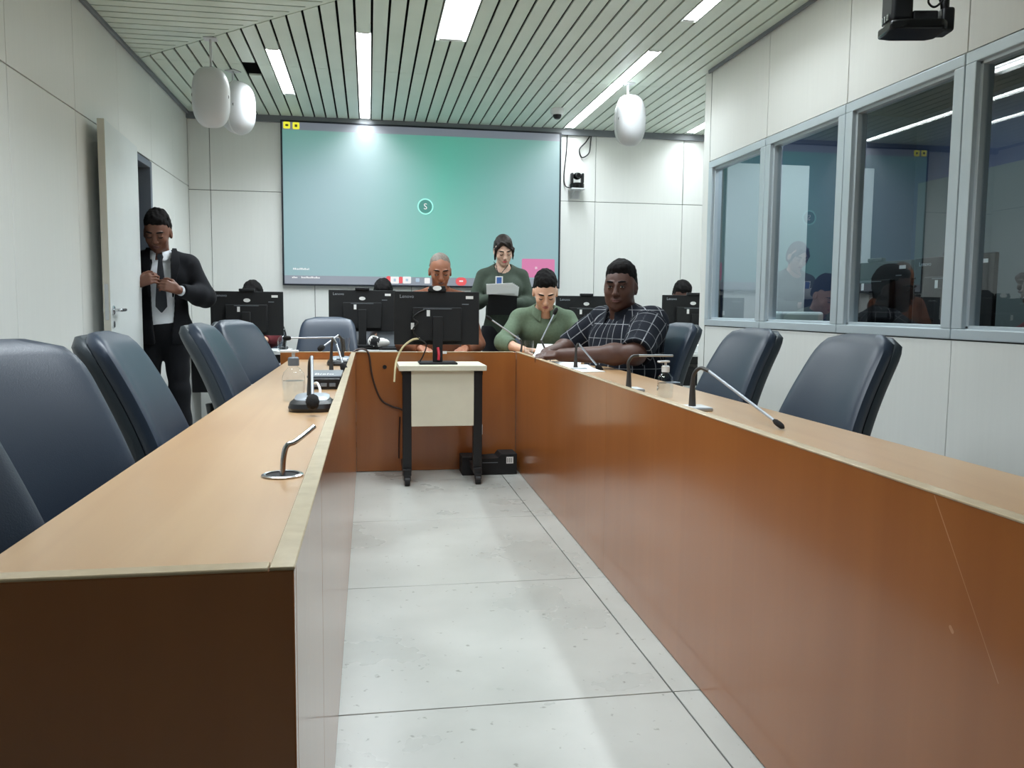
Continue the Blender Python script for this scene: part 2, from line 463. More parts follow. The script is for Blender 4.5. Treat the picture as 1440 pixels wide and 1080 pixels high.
while colx(k)[0] < XE - .02:
    x0, x1 = colx(k); x0 = max(x0, XL + .02); x1 = min(x1, XE - .005)
    ym = max(MITRE((x0 + x1) / 2), YF)
    if x0 > XR - .03: ym = YBOOTH + .09
    cuts = sorted(fix.get(k, []) + ([(hole[1], hole[2])] if k == hole[0] else []))
    segs = []; y = ym
    for c0, c1 in cuts:
        if c0 > y + .02: segs.append((y, c0))
        y = max(y, c1)
    if y < YB - .05: segs.append((y, YB - .04))
    first = True
    for (a, b) in segs:
        parts = [(a, b)]
        if a < 6.0 and b > 6.3: parts = [(a, 6.108), (6.111, b)]
        for (p, q) in parts:
            if x1 - x0 > .03: slat(x0, x1, p, q, skew0=(first and p == ym and x0 < XR - .03 and ym > YF))
            first = False
    k += 1
xl_rows = {}
def lampx(y_mid, x0, x1):
    j = int(round((6.06 - PITCH / 2 - y_mid) / PITCH)); yt = 6.06 - PITCH * j
    xl_rows[j] = (x0, x1); lamps.append((x0, x1, yt - PITCH + .002, yt - .002))
lampx(2.85, -1.05, .15); lampx(2.0, -.2, 1.0)
y = 6.06; row = 0
while y > YF + .05:
    xe = min(MITRE(y - PITCH / 2) - .02, XR - .005)
    b = MB(); y0, y1 = y - PITCH + GAP / 2, y - GAP / 2
    xa = XL + .02
    if row in xl_rows:
        MB().prism([(xa, y0), (xl_rows[row][0], y0), (xl_rows[row][0], y1), (xa, y1)], ZC, ZC + .012).obj('ceiling_slat', M_CEIL, ce); xa = xl_rows[row][1]
    b.prism([(xa, y0), (min(MITRE(y0) - .02, XR - .005), y0), (min(MITRE(y1) - .02, XR - .005), y1), (xa, y1)], ZC, ZC + .012)
    b.obj('ceiling_slat', M_CEIL, ce)
    y -= PITCH; row += 1
# mitre cover strip
mb = MB(); mb.prism([(XL + .02, MITRE(XL + .02) - .018), (XL + .02, MITRE(XL + .02) + .018), (XR, MITRE(XR) + .018), (XR, MITRE(XR) - .018)], ZC + .004, ZC + .014)
mb.obj('mitre_strip', M_CEIL, ce)
t1 = struct('trim_1'); MB().box(XL, XE, YB - .045, YB - PT - .002, ZC - .055, ZC + .012, bev=.002, seg=1).obj('ceiling_edge', M_TRIM, t1)
t2 = struct('trim_2'); MB().box(XL + .002, XL + .025, YF, YB - .045, ZC - .022, ZC + .012, bev=.002, seg=1).obj('ceiling_edge', M_TRIM, t2)
t3 = struct('trim_3'); MB().box(XR - .022, XR - .009, YF, YBOOTH, ZC - .022, ZC + .012, bev=.002, seg=1).obj('ceiling_edge', M_TRIM, t3)

# ---- ceiling lamps: recessed trough with two tubes
M_TUBE = emis('fluorescent_tube', (.95, 1, .98, 1), 14)
M_REFL = mat('lamp_reflector', lin(240, 244, 242), .3)
lamp_names = ['short lit fluorescent trough beside the hole in the ceiling slats', 'long narrow lit fluorescent trough ending above the video screen',
              'wide lit fluorescent trough over the aisle between the tables', 'long lit twin-tube trough ending above the wall camera',
              'lit fluorescent trough over the right table, beside the hanging camera', 'lit fluorescent trough over the recess behind the glazed booth',
              'lit fluorescent trough set across the ceiling over the left-hand table', 'lit fluorescent trough set across the ceiling over the right-hand table']
for (x0, x1, y0, y1), lb in zip(lamps, lamp_names):
    t = thing('ceiling_lamp', lb, 'ceiling lamp', ((x0 + x1) / 2, (y0 + y1) / 2, ZC), 0, 'ceiling lamps')
    hx, hy = (x1 - x0) / 2, (y1 - y0) / 2
    mb = MB(); mb.box(-hx, hx, -hy, hy, .045, .05).box(-hx, -hx + .003, -hy, hy, -.002, .05).box(hx - .003, hx, -hy, hy, -.002, .05)
    mb.box(-hx, hx, -hy, -hy + .004, -.002, .05).box(-hx, hx, hy - .004, hy, -.002, .05)
    mb.obj('reflector', M_REFL, t)
    for sx in (-.45, .45):
        if hy > hx: MB().cyl((sx * hx, -hy + .03, .018), (sx * hx, hy - .03, .018), .013, n=10).obj('tube', M_TUBE, t)
        else: MB().cyl((-hx + .03, sx * hy, .018), (hx - .03, sx * hy, .018), .013, n=10).obj('tube', M_TUBE, t)
    for sy in (-1, 1):
        if hx > hy: MB().box(sy * (hx - .018) - .012, sy * (hx - .018) + .012, -hy * .75, hy * .75, .0, .04, bev=.002, seg=1).obj('lamp_holder', M_WHITE, t)
        else: MB().box(-hx * .75, hx * .75, sy * (hy - .018) - .012, sy * (hy - .018) + .012, .0, .04, bev=.002, seg=1).obj('lamp_holder', M_WHITE, t)
    L = bpy.data.lights.new('lamp_light', 'AREA'); L.shape = 'RECTANGLE'; L.size = hx * (1.7 if hy > hx else 1.92); L.size_y = hy * (1.92 if hy > hx else 1.7)
    L.energy = LAMP * 2 * max(hx, hy) * (1.4 if min(hx, hy) > .06 else 1) * (1.75 if hx > hy else 1) * (.38 if x0 > 1.6 and y0 < 4 else .72 if x0 > 1.6 and x0 < 2.5 else .6 if x0 > 2.5 else 1); L.color = LAMP_COL; L.spread = radians(138)
    lo = bpy.data.objects.new('lamp_light', L); COL.objects.link(lo); lo.parent = t; lo.location = (0, 0, .002)

# ---- corridor behind the door opening
co = struct('wall_corridor')
mb = MB(); mb.box(-2.9, -2.8, 5.0, 7.8, 0, 2.8).box(-2.9, XL - .115, 7.0, 7.1, 0, 2.8).box(-2.9, XL - .115, 4.9, 5.0, 0, 2.8)
mb.obj('wall_core', mat('corridor_wall', lin(190, 190, 178), .6), co)
MB().box(-2.8, XL - .115, 6.985, 6.999, 1.585, 1.6).obj('joint_strip', M_GROOVE, co)
# door frame + leaf
d1 = struct('door_1')
mb = MB(); mb.box(XL - .16, XL + .012, DY1 - .045, DY1, 0, DZ, bev=.003)
mb.obj('jamb', M_JAMB, d1)
MB().box(XL - .16, XL + .012, DY0, DY0 + .03, 0, DZ, bev=.003).obj('jamb', M_JAMB, d1)
MB().box(XL - .16, XL + .012, DY0 + .03, DY1 - .045, DZ - .045, DZ, bev=.003).obj('head_jamb', M_JAMB, d1)
leaf = bpy.data.objects.new('door_leaf', MB().box(-.018, .018, -.86, 0, .01, 2.085, bev=.002, seg=1).mesh('door_leaf')); COL.objects.link(leaf)
leaf.data.materials.append(M_DOOR); leaf.parent = d1
leaf.location = (-1.492, 5.868, 0); leaf.rotation_euler = (0, 0, radians(3.2))
MB().box(-.0185, .0185, -.8615, -.857, .012, 2.083).obj('leaf_edge', M_DOORE, leaf)
MB().box(-.010, .010, -.8625, -.861, .98, 1.18).obj('lock_plate', M_CHROME, leaf)
for sx in (-1, 1):
    mb = MB(); mb.lathe([(0, 0), (.026, 0), (.026, .006), (.02, .009), (0, .009)], 20, Matrix.Translation((sx * .018, -.80, 1.035)) @ Matrix.Rotation(sx * pi / 2, 4, 'Y'))
    if sx > 0:
        mb.tube(spline([(.02, -.80, 1.035), (.05, -.80, 1.035), (.058, -.79, 1.035), (.058, -.68, 1.037)], 5), .0095, 10)
        mb.lathe([(0, 0), (.02, 0), (.02, .006), (0, .006)], 16, Matrix.Translation((.018, -.80, .955)) @ Matrix.Rotation(pi / 2, 4, 'Y'))
    else:
        mb.tube([(-.02, -.80, 1.035), (-.034, -.80, 1.035)], .0095, 10)
    mb.obj('door_handle', M_CHROME, leaf)
# ================================================================== TABLES
ZL, ZD, TP = .780, .731, .026
def table(name, label, base):
    t = thing(name, label, 'table', base); t['_b'] = 0
    del t['_b']
    return t
def tpart(t, name, mb, m):
    o = mb.obj(name, m, t); o.location = -t.location
    return o
# left table
XI = -.084
lt = table('conference_table', 'long varnished brown table on the side of the open door, sanitiser bottle on it', (-.29, 3.18, 0))
for y0, y1 in ((.962, 1.478), (1.480, 3.3), (3.302, 5.415)):
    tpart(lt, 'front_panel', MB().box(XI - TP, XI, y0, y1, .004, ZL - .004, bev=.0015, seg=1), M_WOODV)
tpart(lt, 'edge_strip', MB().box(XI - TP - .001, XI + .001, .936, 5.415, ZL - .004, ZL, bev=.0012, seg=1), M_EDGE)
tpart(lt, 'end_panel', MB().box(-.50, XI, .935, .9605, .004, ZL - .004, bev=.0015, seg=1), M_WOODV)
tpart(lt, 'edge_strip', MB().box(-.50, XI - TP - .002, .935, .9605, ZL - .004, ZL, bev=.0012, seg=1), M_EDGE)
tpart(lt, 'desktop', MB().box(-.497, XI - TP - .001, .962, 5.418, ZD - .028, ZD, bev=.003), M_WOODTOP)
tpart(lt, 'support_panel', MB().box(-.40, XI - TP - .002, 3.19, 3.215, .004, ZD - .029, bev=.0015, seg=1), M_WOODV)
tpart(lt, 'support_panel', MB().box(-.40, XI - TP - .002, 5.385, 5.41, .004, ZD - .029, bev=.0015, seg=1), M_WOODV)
# back table
bt = table('conference_table', 'brown table closing the far end of the aisle, behind the monitor cart', (.2, 5.64, 0))
for x0, x1 in ((-.55, -.086), (-.0835, .956)):
    tpart(bt, 'front_panel', MB().box(x0, x1, 5.42, 5.42 + TP, .004, ZL - .004, bev=.0015, seg=1), M_WOODV)
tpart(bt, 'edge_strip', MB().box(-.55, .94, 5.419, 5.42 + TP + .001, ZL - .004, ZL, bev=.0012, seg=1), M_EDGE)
tpart(bt, 'desktop', MB().box(-.55, .955, 5.42 + TP + .002, 5.88, ZD - .028, ZD, bev=.003), M_WOODTOPX)
tpart(bt, 'support_panel', MB().box(-.54, -.515, 5.47, 5.84, .004, ZD - .029, bev=.0015, seg=1), M_WOODV)
tpart(bt, 'support_panel', MB().box(.90, .925, 5.47, 5.84, .004, ZD - .029, bev=.0015, seg=1), M_WOODV)
# right table, set a little askew
rt = table('conference_table', 'long varnished brown table in front of the glazed booth, scratched on its front', (1.12, 3.2, 0))
SK = .0138
def ri(y): return .8835 + SK * y
def rquad(o0, o1, y0, y1): return [(ri(y0) + o0, y0), (ri(y0) + o1, y0), (ri(y1) + o1, y1), (ri(y1) + o0, y1)]
for y0, y1 in ((.30, 3.1848), (3.1855, 5.445)):
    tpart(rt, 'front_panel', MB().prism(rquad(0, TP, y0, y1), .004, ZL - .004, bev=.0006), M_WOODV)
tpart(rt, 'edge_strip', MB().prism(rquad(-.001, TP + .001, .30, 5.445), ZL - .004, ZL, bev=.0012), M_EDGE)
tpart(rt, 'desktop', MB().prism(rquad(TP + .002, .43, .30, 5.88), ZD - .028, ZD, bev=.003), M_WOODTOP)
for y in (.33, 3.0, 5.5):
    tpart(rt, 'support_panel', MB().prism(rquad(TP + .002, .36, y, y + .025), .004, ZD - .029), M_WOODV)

# ================================================================== OFFICE CHAIRS (face +Y)
def sup(w, t, n, e=4.0, skew=0):
    r = []
    for k in range(n):
        a = 2 * pi * k / n; c, s_ = cos(a), sin(a)
        r.append((math.copysign(abs(c) ** (2 / e), c) * w, math.copysign(abs(s_) ** (2 / e), s_) * t))
    return r
def back_shape(wf, tf, off, v0, v1, nv=22):
    rs = []
    for i in range(nv + 1):
        u = i / nv
        v = v0 + (v1 - v0) * u
        z = .47 + .515 * v
        yc = -.185 - .055 * sin(pi * min(1, v * 1.1)) * 0 - .20 * v ** 1.15 + .02 * sin(pi * v)
        e = 1.0
        if u > .8: e = max(0.0, 1 - ((u - .8) / .2) ** 2.6) ** (1 / 2.6)
        if u < .10: e = max(0.0, 1 - ((.10 - u) / .10) ** 2.4) ** (1 / 2.4)
        ww = (wf * (1 - .22 * max(0, v - .25) / .75)) * (.52 + .48 * e if u > .5 else .72 + .28 * e)
        tt = tf * (.25 + .75 * e)
        tilt = Vector((0, cos(.36), sin(.36)))
        ring = []
        for (px, py) in sup(ww, tt, 28, 3.4):
            curve = .045 * (px / wf) ** 2          # wraps forward at the sides
            ring.append(Vector((px, yc + off + py * .94 + curve, z + py * .30)))
        rs.append(ring)
    return rs
def make_chair(label):
    t = thing('office_chair', label, 'chair', group='office chairs')
    MB().rings(back_shape(.245, .042, .022, .02, 1.0)).obj('backrest', M_LEATHER, t)
    MB().rings(back_shape(.240, .036, -.020, .03, .982)).obj('back_shell', M_LEATHERB, t)
    rs = []
    for i in range(9):
        u = i / 8; z = .405 + .085 * u
        e = (1 - abs(2 * u - 1) ** 3) ** (1 / 3) if 0 < u < 1 else 0
        q = .86 + .14 * e
        rs.append([Vector((px * q, py * q + .015, z + (.012 * (1 - (px / .25) ** 2) if u > .5 else 0) - (.03 * max(0, py - .15) / .1 if u > .5 else 0))) for px, py in sup(.25, .245, 32, 4)])
    MB().rings(rs).obj('seat', M_LEATHER, t)
    mb = MB(); mb.box(-.16, .16, -.14, .14, .375, .404, bev=.008).box(-.03, .03, -.26, -.10, .36, .40, bev=.006)
    mb.tube(spline([(0, -.20, .38), (0, -.27, .42), (0, -.285, .52), (0, -.30, .62)], 4), .022, 10); mb.obj('mechanism', M_BLACK, t)
    for s_ in (-1, 1):
        mb = MB(); mb.tube(spline([(s_ * .20, .02, .40), (s_ * .285, .02, .42), (s_ * .295, .02, .5), (s_ * .295, .0, .63)], 5), .017, 10)
        a = mb.obj('armrest', M_BLACK, t)
        MB().box(s_ * .295 - .038, s_ * .295 + .038, -.15, .13, .628, .655, bev=.012, seg=3).obj('arm_pad', M_BLACK, a)
        MB().box(s_ * .295 - .030, s_ * .295 + .030, -.145, .125, .6552, .6575, bev=.001, seg=1).obj('arm_trim', M_SILVER, a)
    MB().cyl((0, 0, .10), (0, 0, .25), .028).cyl((0, 0, .25), (0, 0, .375), .016).obj('gas_column', M_BLACK, t)
    mb = MB(); mb.lathe([(0, .07), (.045, .07), (.045, .125), (.03, .135), (0, .135)], 20)
    for k in range(5):
        a = 2 * pi * k / 5 + .3
        mb.tube([(cos(a) * .03, sin(a) * .03, .105), (cos(a) * .29, sin(a) * .29, .078)], [.026, .016], 8)
    mb.obj('star_base', M_BLACK, t)
    for k in range(5):
        a = 2 * pi * k / 5 + .3; c = Vector((cos(a) * .285, sin(a) * .285, 0)); tn = Vector((-sin(a), cos(a), 0))
        mb = MB()
        for s_ in (-1, 1): mb.cyl(c + tn * (s_ * .008) + Vector((0, 0, .027)), c + tn * (s_ * .026) + Vector((0, 0, .027)), .027, n=14)
        mb.cyl(c + Vector((0, 0, .04)), c + Vector((0, 0, .085)), .008, n=8)
        mb.obj('caster', M_RUBBER, t)
    return t
chair_spots = [   # x, y, facing angle of +Y, label
    (-.458, 1.12, -118, 'dark blue-grey chair at the near corner of the left-hand table'),
    (-.56, 1.84, -125, 'broad dark blue-grey chair turned towards the table end, second along the left-hand table'),
    (-.44, 2.69, -88, 'dark grey chair seen edge-on, third along the left-hand table'),
    (-.42, 3.98, -92, 'dark grey chair seen edge-on beside the standing man in the suit'),
    (-.44, 4.75, -113, 'dark grey chair at the left-hand table in front of a back-row monitor'),
    (-.31, 6.10, 178, 'blue-grey chair standing behind the far table beside the tumbler'),
    (1.54, 4.78, 100, 'dark blue chair that the man in the checked shirt sits on'),
    (1.40, 3.55, 94, 'dark blue chair under the first windows, beside the bent microphone'),
    (1.40, 2.72, 93, 'dark blue chair under the wide dark window'),
    (.52, 6.27, 180, 'chair that the bald man behind the cart monitor sits on'),
    (1.285, 6.26, 176, 'chair that the young man in the green shirt sits on'),
    (-.925, 7.16, 180, 'chair under the person behind the back-row monitor next to the standing man'),
    (.12, 7.16, 180, 'chair under the person behind the back-row monitor below the screen'),
    (2.70, 7.16, 180, 'chair under the person behind the back-row monitor next to the booth'),
]
ch0 = None
for (cx, cy, a, lb) in chair_spots:
    if ch0 is None: ch0 = make_chair(lb); c = ch0
    else: c = dup(ch0)
    c.location = (cx, cy, 0); c.rotation_mode = 'XYZ'; c.rotation_euler = (0, 0, radians(a)); c['label'] = lb

# ================================================================== MONITORS, CART
def M4(loc, rz=0, rx=0): return Matrix.Translation(loc) @ Matrix.Rotation(rz, 4, 'Z') @ Matrix.Rotation(rx, 4, 'X')
def make_monitor(label, loc, rz, oval=True, cable=False, tiny=True):
    """origin on the surface it stands on; its back faces -Y local"""
    t = thing('monitor', label, 'monitor', loc, rz, 'desktop monitors seen from behind')
    zc = .27
    MB().box(-.262, .262, .0, .022, zc - .155, zc + .172, bev=.004).obj('display', M_BLACKM, t)
    MB().box(-.252, .252, .0225, .0235, zc - .135, zc + .162).obj('screen', emis('lit_monitor_screen', (.5, .62, .7, 1), .6), t)
    b = MB().box(-.15, .15, -.034, .002, zc - .13, zc + .075, bev=.006).obj('rear_housing', M_BLACKM, t)
    MB().box(-.088, .088, -.0352, -.0340, zc + .064, zc + .068).obj('vent_strip', M_GREYP, b)
    mb = MB(); mb.box(-.03, .03, -.062, -.034, .01, zc + .02, bev=.004); mb.obj('stand_neck', M_BLACKM, t)
    MB().box(-.115, .115, -.135, .07, .0, .012, bev=.004).obj('stand_foot', M_BLACKM, t)
    wc = MB().box(-.056, .056, -.012, .016, zc + .172, zc + .192, bev=.004).obj('webcam', M_BLACK, t)
    RX = Matrix.Rotation(pi / 2, 4, 'X')
    text('brand_lettering', 'Lenovo', .029, M_SILVER, t, Matrix.Translation((-.185, -.0008, zc + .140)) @ RX)
    MB().box(.178, .224, -.0012, .0, zc + .128, zc + .146).obj('asset_sticker', M_STICK, t)
    MB().box(.154, .196, -.001, .0, zc + .092, zc + .098).obj('serial_sticker', M_GREYP, t)
    MB().box(-.066, -.046, -.0352, -.0345, zc + .02, zc + .058).obj('cable_tag', M_STICK, t)
    if oval: MB().lathe([(0, 0), (1, 0), (1, .001), (0, .001)], 24, Matrix.Translation((0, -.0002, zc + .106)) @ RX @ Matrix.Diagonal((.025, .0145, 1, 1))).obj('oval_sticker', M_STICK, t)
    return t
# monitor cart in the aisle
ca = thing('monitor_cart', 'cream-topped rolling cart with black legs in the aisle before the far table', 'cart', (.435, 5.14, 0), 0)
tp = .722
MB().box(-.262, .262, -.185, .20, tp - .032, tp, bev=.003).obj('top_board', M_CREAM, ca)
MB().box(-.188, .188, -.158, -.142, .355, tp - .033, bev=.002, seg=1).obj('front_board', M_CREAM, ca)
for s_ in (-1, 1):
    lx = s_ * .213
    mb = MB(); mb.box(lx - .03, lx + .03, -.15, .15, tp - .06, tp - .033, bev=.003).box(lx - .027, lx + .027, -.155, -.10, .075, tp - .04, bev=.004)
    mb.box(lx - .024, lx + .024, -.185, .19, .058, .10, bev=.006)
    lg = mb.obj('leg', M_BLACK, ca)
    for cy in (-.175, .165):
        mb = MB(); mb.cyl((lx - .015, cy, .028), (lx + .015, cy, .028), .028, n=16).box(lx - .02, lx + .02, cy - .016, cy + .016, .03, .066, bev=.004)
        mb.obj('caster', M_RUBBER, lg)
    if s_ > 0: MB().box(lx + .0272, lx + .029, -.15, -.13, .30, .36).obj('white_tag', M_STICK, lg)
cm = make_monitor('black monitor standing on the cream rolling cart, its back to the aisle', (.415, 5.17, tp), 0, oval=False)
# details of the cart monitor
MB().lathe([(0, 0), (1, 0), (1, .001), (0, .001)], 24, Matrix.Translation((.0, -.0122, .27 + .192)) @ Matrix.Rotation(pi / 2, 4, 'X') @ Matrix.Diagonal((.027, .015, 1, 1))).obj('webcam_sticker', M_STICK, cm)
MB().box(-.05, .05, -.0118, .012, .27 + .174, .27 + .206, bev=.004).obj('webcam_body', M_BLACK, cm)
MB().box(-.162, -.142, -.037, -.036, .21, .25, M=None).obj('cable_tag', M_STICK, cm).rotation_euler = (0, .0, 0)
MB().box(.03, .055, -.066, -.064, .062, .078).obj('cable_tag', M_STICK, cm)
MB().tube(spline([(.0, -.07, .10), (.004, -.085, .06), (.002, -.09, .025)], 5), .0085, 10).obj('red_plug', M_RED, cm)
mb = MB()
mb.tube(spline([(-.08, -.036, .33), (-.12, -.045, .31), (-.15, -.05, .28), (-.12, -.05, .25), (-.15, -.05, .21), (-.12, -.05, .16), (-.07, -.055, .12), (-.09, -.06, .05), (-.11, -.06, .014)], 6), .0042, 8)
mb.obj('cable_bundle', M_CABLE, cm)
mb = MB(); mb.tube(spline([(-.11, -.045, .155), (-.16, -.06, .145), (-.215, -.08, .10), (-.25, -.10, .03), (-.262, -.14, -.03), (-.268, -.17, -.10)], 6), .0062, 8)
mb.obj('video_cable', M_CABLEY, cm)

# back-row desks, each with a monitor
def make_desk(label, x0, x1, y0, y1):
    t = thing('office_desk', label, 'desk', ((x0 + x1) / 2, (y0 + y1) / 2, 0), 0, 'white back-row desks')
    hx, hy = (x1 - x0) / 2, (y1 - y0) / 2
    MB().box(-hx, hx, -hy, hy, .705, .73, bev=.003).obj('desktop', M_WHITED, t)
    for s_ in (-1, 1): MB().box(s_ * (hx - .03) - .012, s_ * (hx - .03) + .012, -hy + .05, hy - .04, .0, .704, bev=.002, seg=1).obj('leg', M_WHITED, t)
    MB().box(-hx + .045, hx - .045, -hy + .08, -hy + .098, .42, .70, bev=.002, seg=1).obj('modesty_panel', M_BLACK, t)
make_desk('white desk behind the chairs on the side of the open door', -1.34, -.60, 6.40, 6.86)
make_desk('white desk below the video screen holding bag and laptop', -.36, .215, 6.56, 6.98)
make_desk('white desk behind the young man in the green shirt', 1.52, 2.10, 6.70, 7.1)
make_desk('white desk beside the glazed booth wall', 2.20, 3.05, 6.42, 6.86)
make_monitor('black monitor on the white desk beside the standing man', (-.895, 6.50, .73), radians(0))
make_monitor('black monitor on the white desk below the video screen', (-.05, 6.78, .755), 0)
make_monitor('black monitor between the young man and the man in the checked shirt', (1.80, 6.83, .73), 0)
make_monitor('black monitor beside the corner of the glazed booth', (2.63, 6.55, .742), 0)
MB().box(-.18, .10, 6.66, 6.88, .7305, .7545, bev=.003).obj('riser_board', M_BLACK, None, label='flat black riser under the monitor below the screen', cat='monitor riser')
MB().box(2.50, 2.77, 6.40 + .03, 6.64, .7305, .7415, bev=.002).obj('riser_board', M_BLACK, None, label='flat black riser under the monitor beside the booth corner', cat='monitor riser')
# ================================================================== PEOPLE (smooth-blended solids meshed with surface nets)
def V(*a): return np.array(a, float)
def rotx(a): return np.array([[1, 0, 0], [0, cos(a), -sin(a)], [0, sin(a), cos(a)]])
def roty(a): return np.array([[cos(a), 0, sin(a)], [0, 1, 0], [-sin(a), 0, cos(a)]])
def rotz(a): return np.array([[cos(a), -sin(a), 0], [sin(a), cos(a), 0], [0, 0, 1]])

class Solid:
    def __init__(s, lo, hi, h):
        s.lo = np.array(lo, float); s.h = h
        s.n = np.ceil((np.array(hi) - s.lo) / h).astype(int) + 1
        s.g = np.full(s.n, .2, np.float32)
    def _win(s, lo, hi):
        a = np.maximum(np.floor((lo - s.lo) / s.h).astype(int), 0); b = np.minimum(np.ceil((hi - s.lo) / s.h).astype(int) + 1, s.n)
        if np.any(b <= a): return None
        ax = [(s.lo[i] + s.h * np.arange(a[i], b[i])).astype(np.float32) for i in range(3)]
        return tuple(slice(a[i], b[i]) for i in range(3)), ax[0][:, None, None], ax[1][None, :, None], ax[2][None, None, :]
    def _put(s, w_, d, k, op):
        g = s.g[w_]
        if op == 'add':
            if k > 0:
                hh = np.clip(.5 + .5 * (d - g) / k, 0, 1); s.g[w_] = d + (g - d) * hh - k * hh * (1 - hh)
            else: s.g[w_] = np.minimum(g, d)
        else:
            d = -d
            if k > 0:
                hh = np.clip(.5 - .5 * (d - g) / k, 0, 1); s.g[w_] = d + (g - d) * hh + k * hh * (1 - hh)
            else: s.g[w_] = np.maximum(g, d)
    def cone(s, a, b, ra, rb, k=.02, op='add'):
        a = np.asarray(a, float); b = np.asarray(b, float); m = max(ra, rb) + k + 2 * s.h
        w_ = s._win(np.minimum(a, b) - m, np.maximum(a, b) + m)
        if w_ is None: return s
        w_, X, Y, Z = w_; ab = b - a; L = max(float(ab @ ab), 1e-9)
        t = np.clip(((X - a[0]) * ab[0] + (Y - a[1]) * ab[1] + (Z - a[2]) * ab[2]) / L, 0, 1)
        d = np.sqrt((X - a[0] - t * ab[0]) ** 2 + (Y - a[1] - t * ab[1]) ** 2 + (Z - a[2] - t * ab[2]) ** 2) - (ra + (rb - ra) * t)
        s._put(w_, d, k, op); return s
    def ell(s, c, r, R=None, k=.02, op='add'):
        c = np.asarray(c, float); r = np.asarray(r, float); m = r.max() + k + 2 * s.h
        w_ = s._win(c - m, c + m)
        if w_ is None: return s
        w_, X, Y, Z = w_; X, Y, Z = X - c[0], Y - c[1], Z - c[2]
        if R is not None:
            X, Y, Z = (R[0, 0] * X + R[1, 0] * Y + R[2, 0] * Z, R[0, 1] * X + R[1, 1] * Y + R[2, 1] * Z, R[0, 2] * X + R[1, 2] * Y + R[2, 2] * Z)
        q = np.sqrt((X / r[0]) ** 2 + (Y / r[1]) ** 2 + (Z / r[2]) ** 2); q2 = np.sqrt((X / r[0] ** 2) ** 2 + (Y / r[1] ** 2) ** 2 + (Z / r[2] ** 2) ** 2) + 1e-6
        s._put(w_, q * (q - 1) / q2, k, op); return s
    def cut(s, p, n, k=0):          # keep the side opposite to n
        n = np.asarray(n, float); n = n / np.linalg.norm(n)
        _, X, Y, Z = s._win(s.lo, s.lo + s.h * s.n)
        d = (X - p[0]) * n[0] + (Y - p[1]) * n[1] + (Z - p[2]) * n[2]
        s.g = np.maximum(s.g, np.broadcast_to(d, s.g.shape)).astype(np.float32); return s
    def folds(s, amp, waves=9, seed=1, lo=18, hi=60, ax=(1, 1, .7)):
        rng = np.random.RandomState(seed)
        I = np.argwhere(np.abs(s.g) < .03); P = s.lo + I * s.h
        v = np.zeros(len(I))
        for _ in range(waves):
            d = rng.normal(size=3) * ax; d /= np.linalg.norm(d)
            v += np.sin(P @ d * rng.uniform(lo, hi) + rng.uniform(0, 6.28)) / waves ** .5
        s.g[I[:, 0], I[:, 1], I[:, 2]] += (amp * v).astype(np.float32); return s
    def mesh(s, name):
        g = s.g; n = s.n
        neg = g < 0
        c = np.zeros(n - 1, np.int8)
        for dx in (0, 1):
            for dy in (0, 1):
                for dz in (0, 1): c += neg[dx:n[0] - 1 + dx, dy:n[1] - 1 + dy, dz:n[2] - 1 + dz]
        act = (c > 0) & (c < 8)
        I = np.argwhere(act); idx = np.full(n - 1, -1, np.int32); idx[act] = np.arange(len(I))
        off = np.array([(a, b, d) for a in (0, 1) for b in (0, 1) for d in (0, 1)])
        val = np.stack([g[I[:, 0] + o[0], I[:, 1] + o[1], I[:, 2] + o[2]] for o in off], 1)
        acc = np.zeros((len(I), 3)); cnt = np.zeros(len(I))
        for a in range(8):
            for b in range(a + 1, 8):
                if np.abs(off[a] - off[b]).sum() != 1: continue
                m = (val[:, a] < 0) != (val[:, b] < 0)
                t = val[m, a] / (val[m, a] - val[m, b])
                acc[m] += off[a] + t[:, None] * (off[b] - off[a]); cnt[m] += 1
        P = s.lo + (I + acc / cnt[:, None]) * s.h
        quads = []
        for ax in range(3):
            u, v = [(1, 2), (2, 0), (0, 1)][ax]
            sl = [slice(1, -1)] * 3; sl[ax] = slice(0, -1); sh = list(sl); sh[ax] = slice(1, None)
            A = neg[tuple(sl)]; B = neg[tuple(sh)]
            E = np.argwhere(A != B)
            if not len(E): continue
            flip = ~A[E[:, 0], E[:, 1], E[:, 2]]
            base = E.copy()
            for q in range(3):
                if q != ax: base[:, q] += 1
            def at(du, dv):
                J = base.copy(); J[:, u] += du; J[:, v] += dv
                return idx[J[:, 0], J[:, 1], J[:, 2]]
            q = np.stack([at(-1, -1), at(0, -1), at(0, 0), at(-1, 0)], 1)
            q[flip] = q[flip][:, ::-1]; quads.append(q)
        Q = np.concatenate(quads); Q = Q[(Q >= 0).all(1)]
        me = bpy.data.meshes.new(name)
        me.vertices.add(len(P)); me.vertices.foreach_set('co', P.astype(np.float32).ravel())
        me.loops.add(len(Q) * 4); me.loops.foreach_set('vertex_index', Q.astype(np.int32).ravel())
        me.polygons.add(len(Q)); me.polygons.foreach_set('loop_start', np.arange(0, len(Q) * 4, 4, dtype=np.int32))
        me.polygons.foreach_set('use_smooth', np.ones(len(Q), bool))
        me.update(); me.validate()
        return me

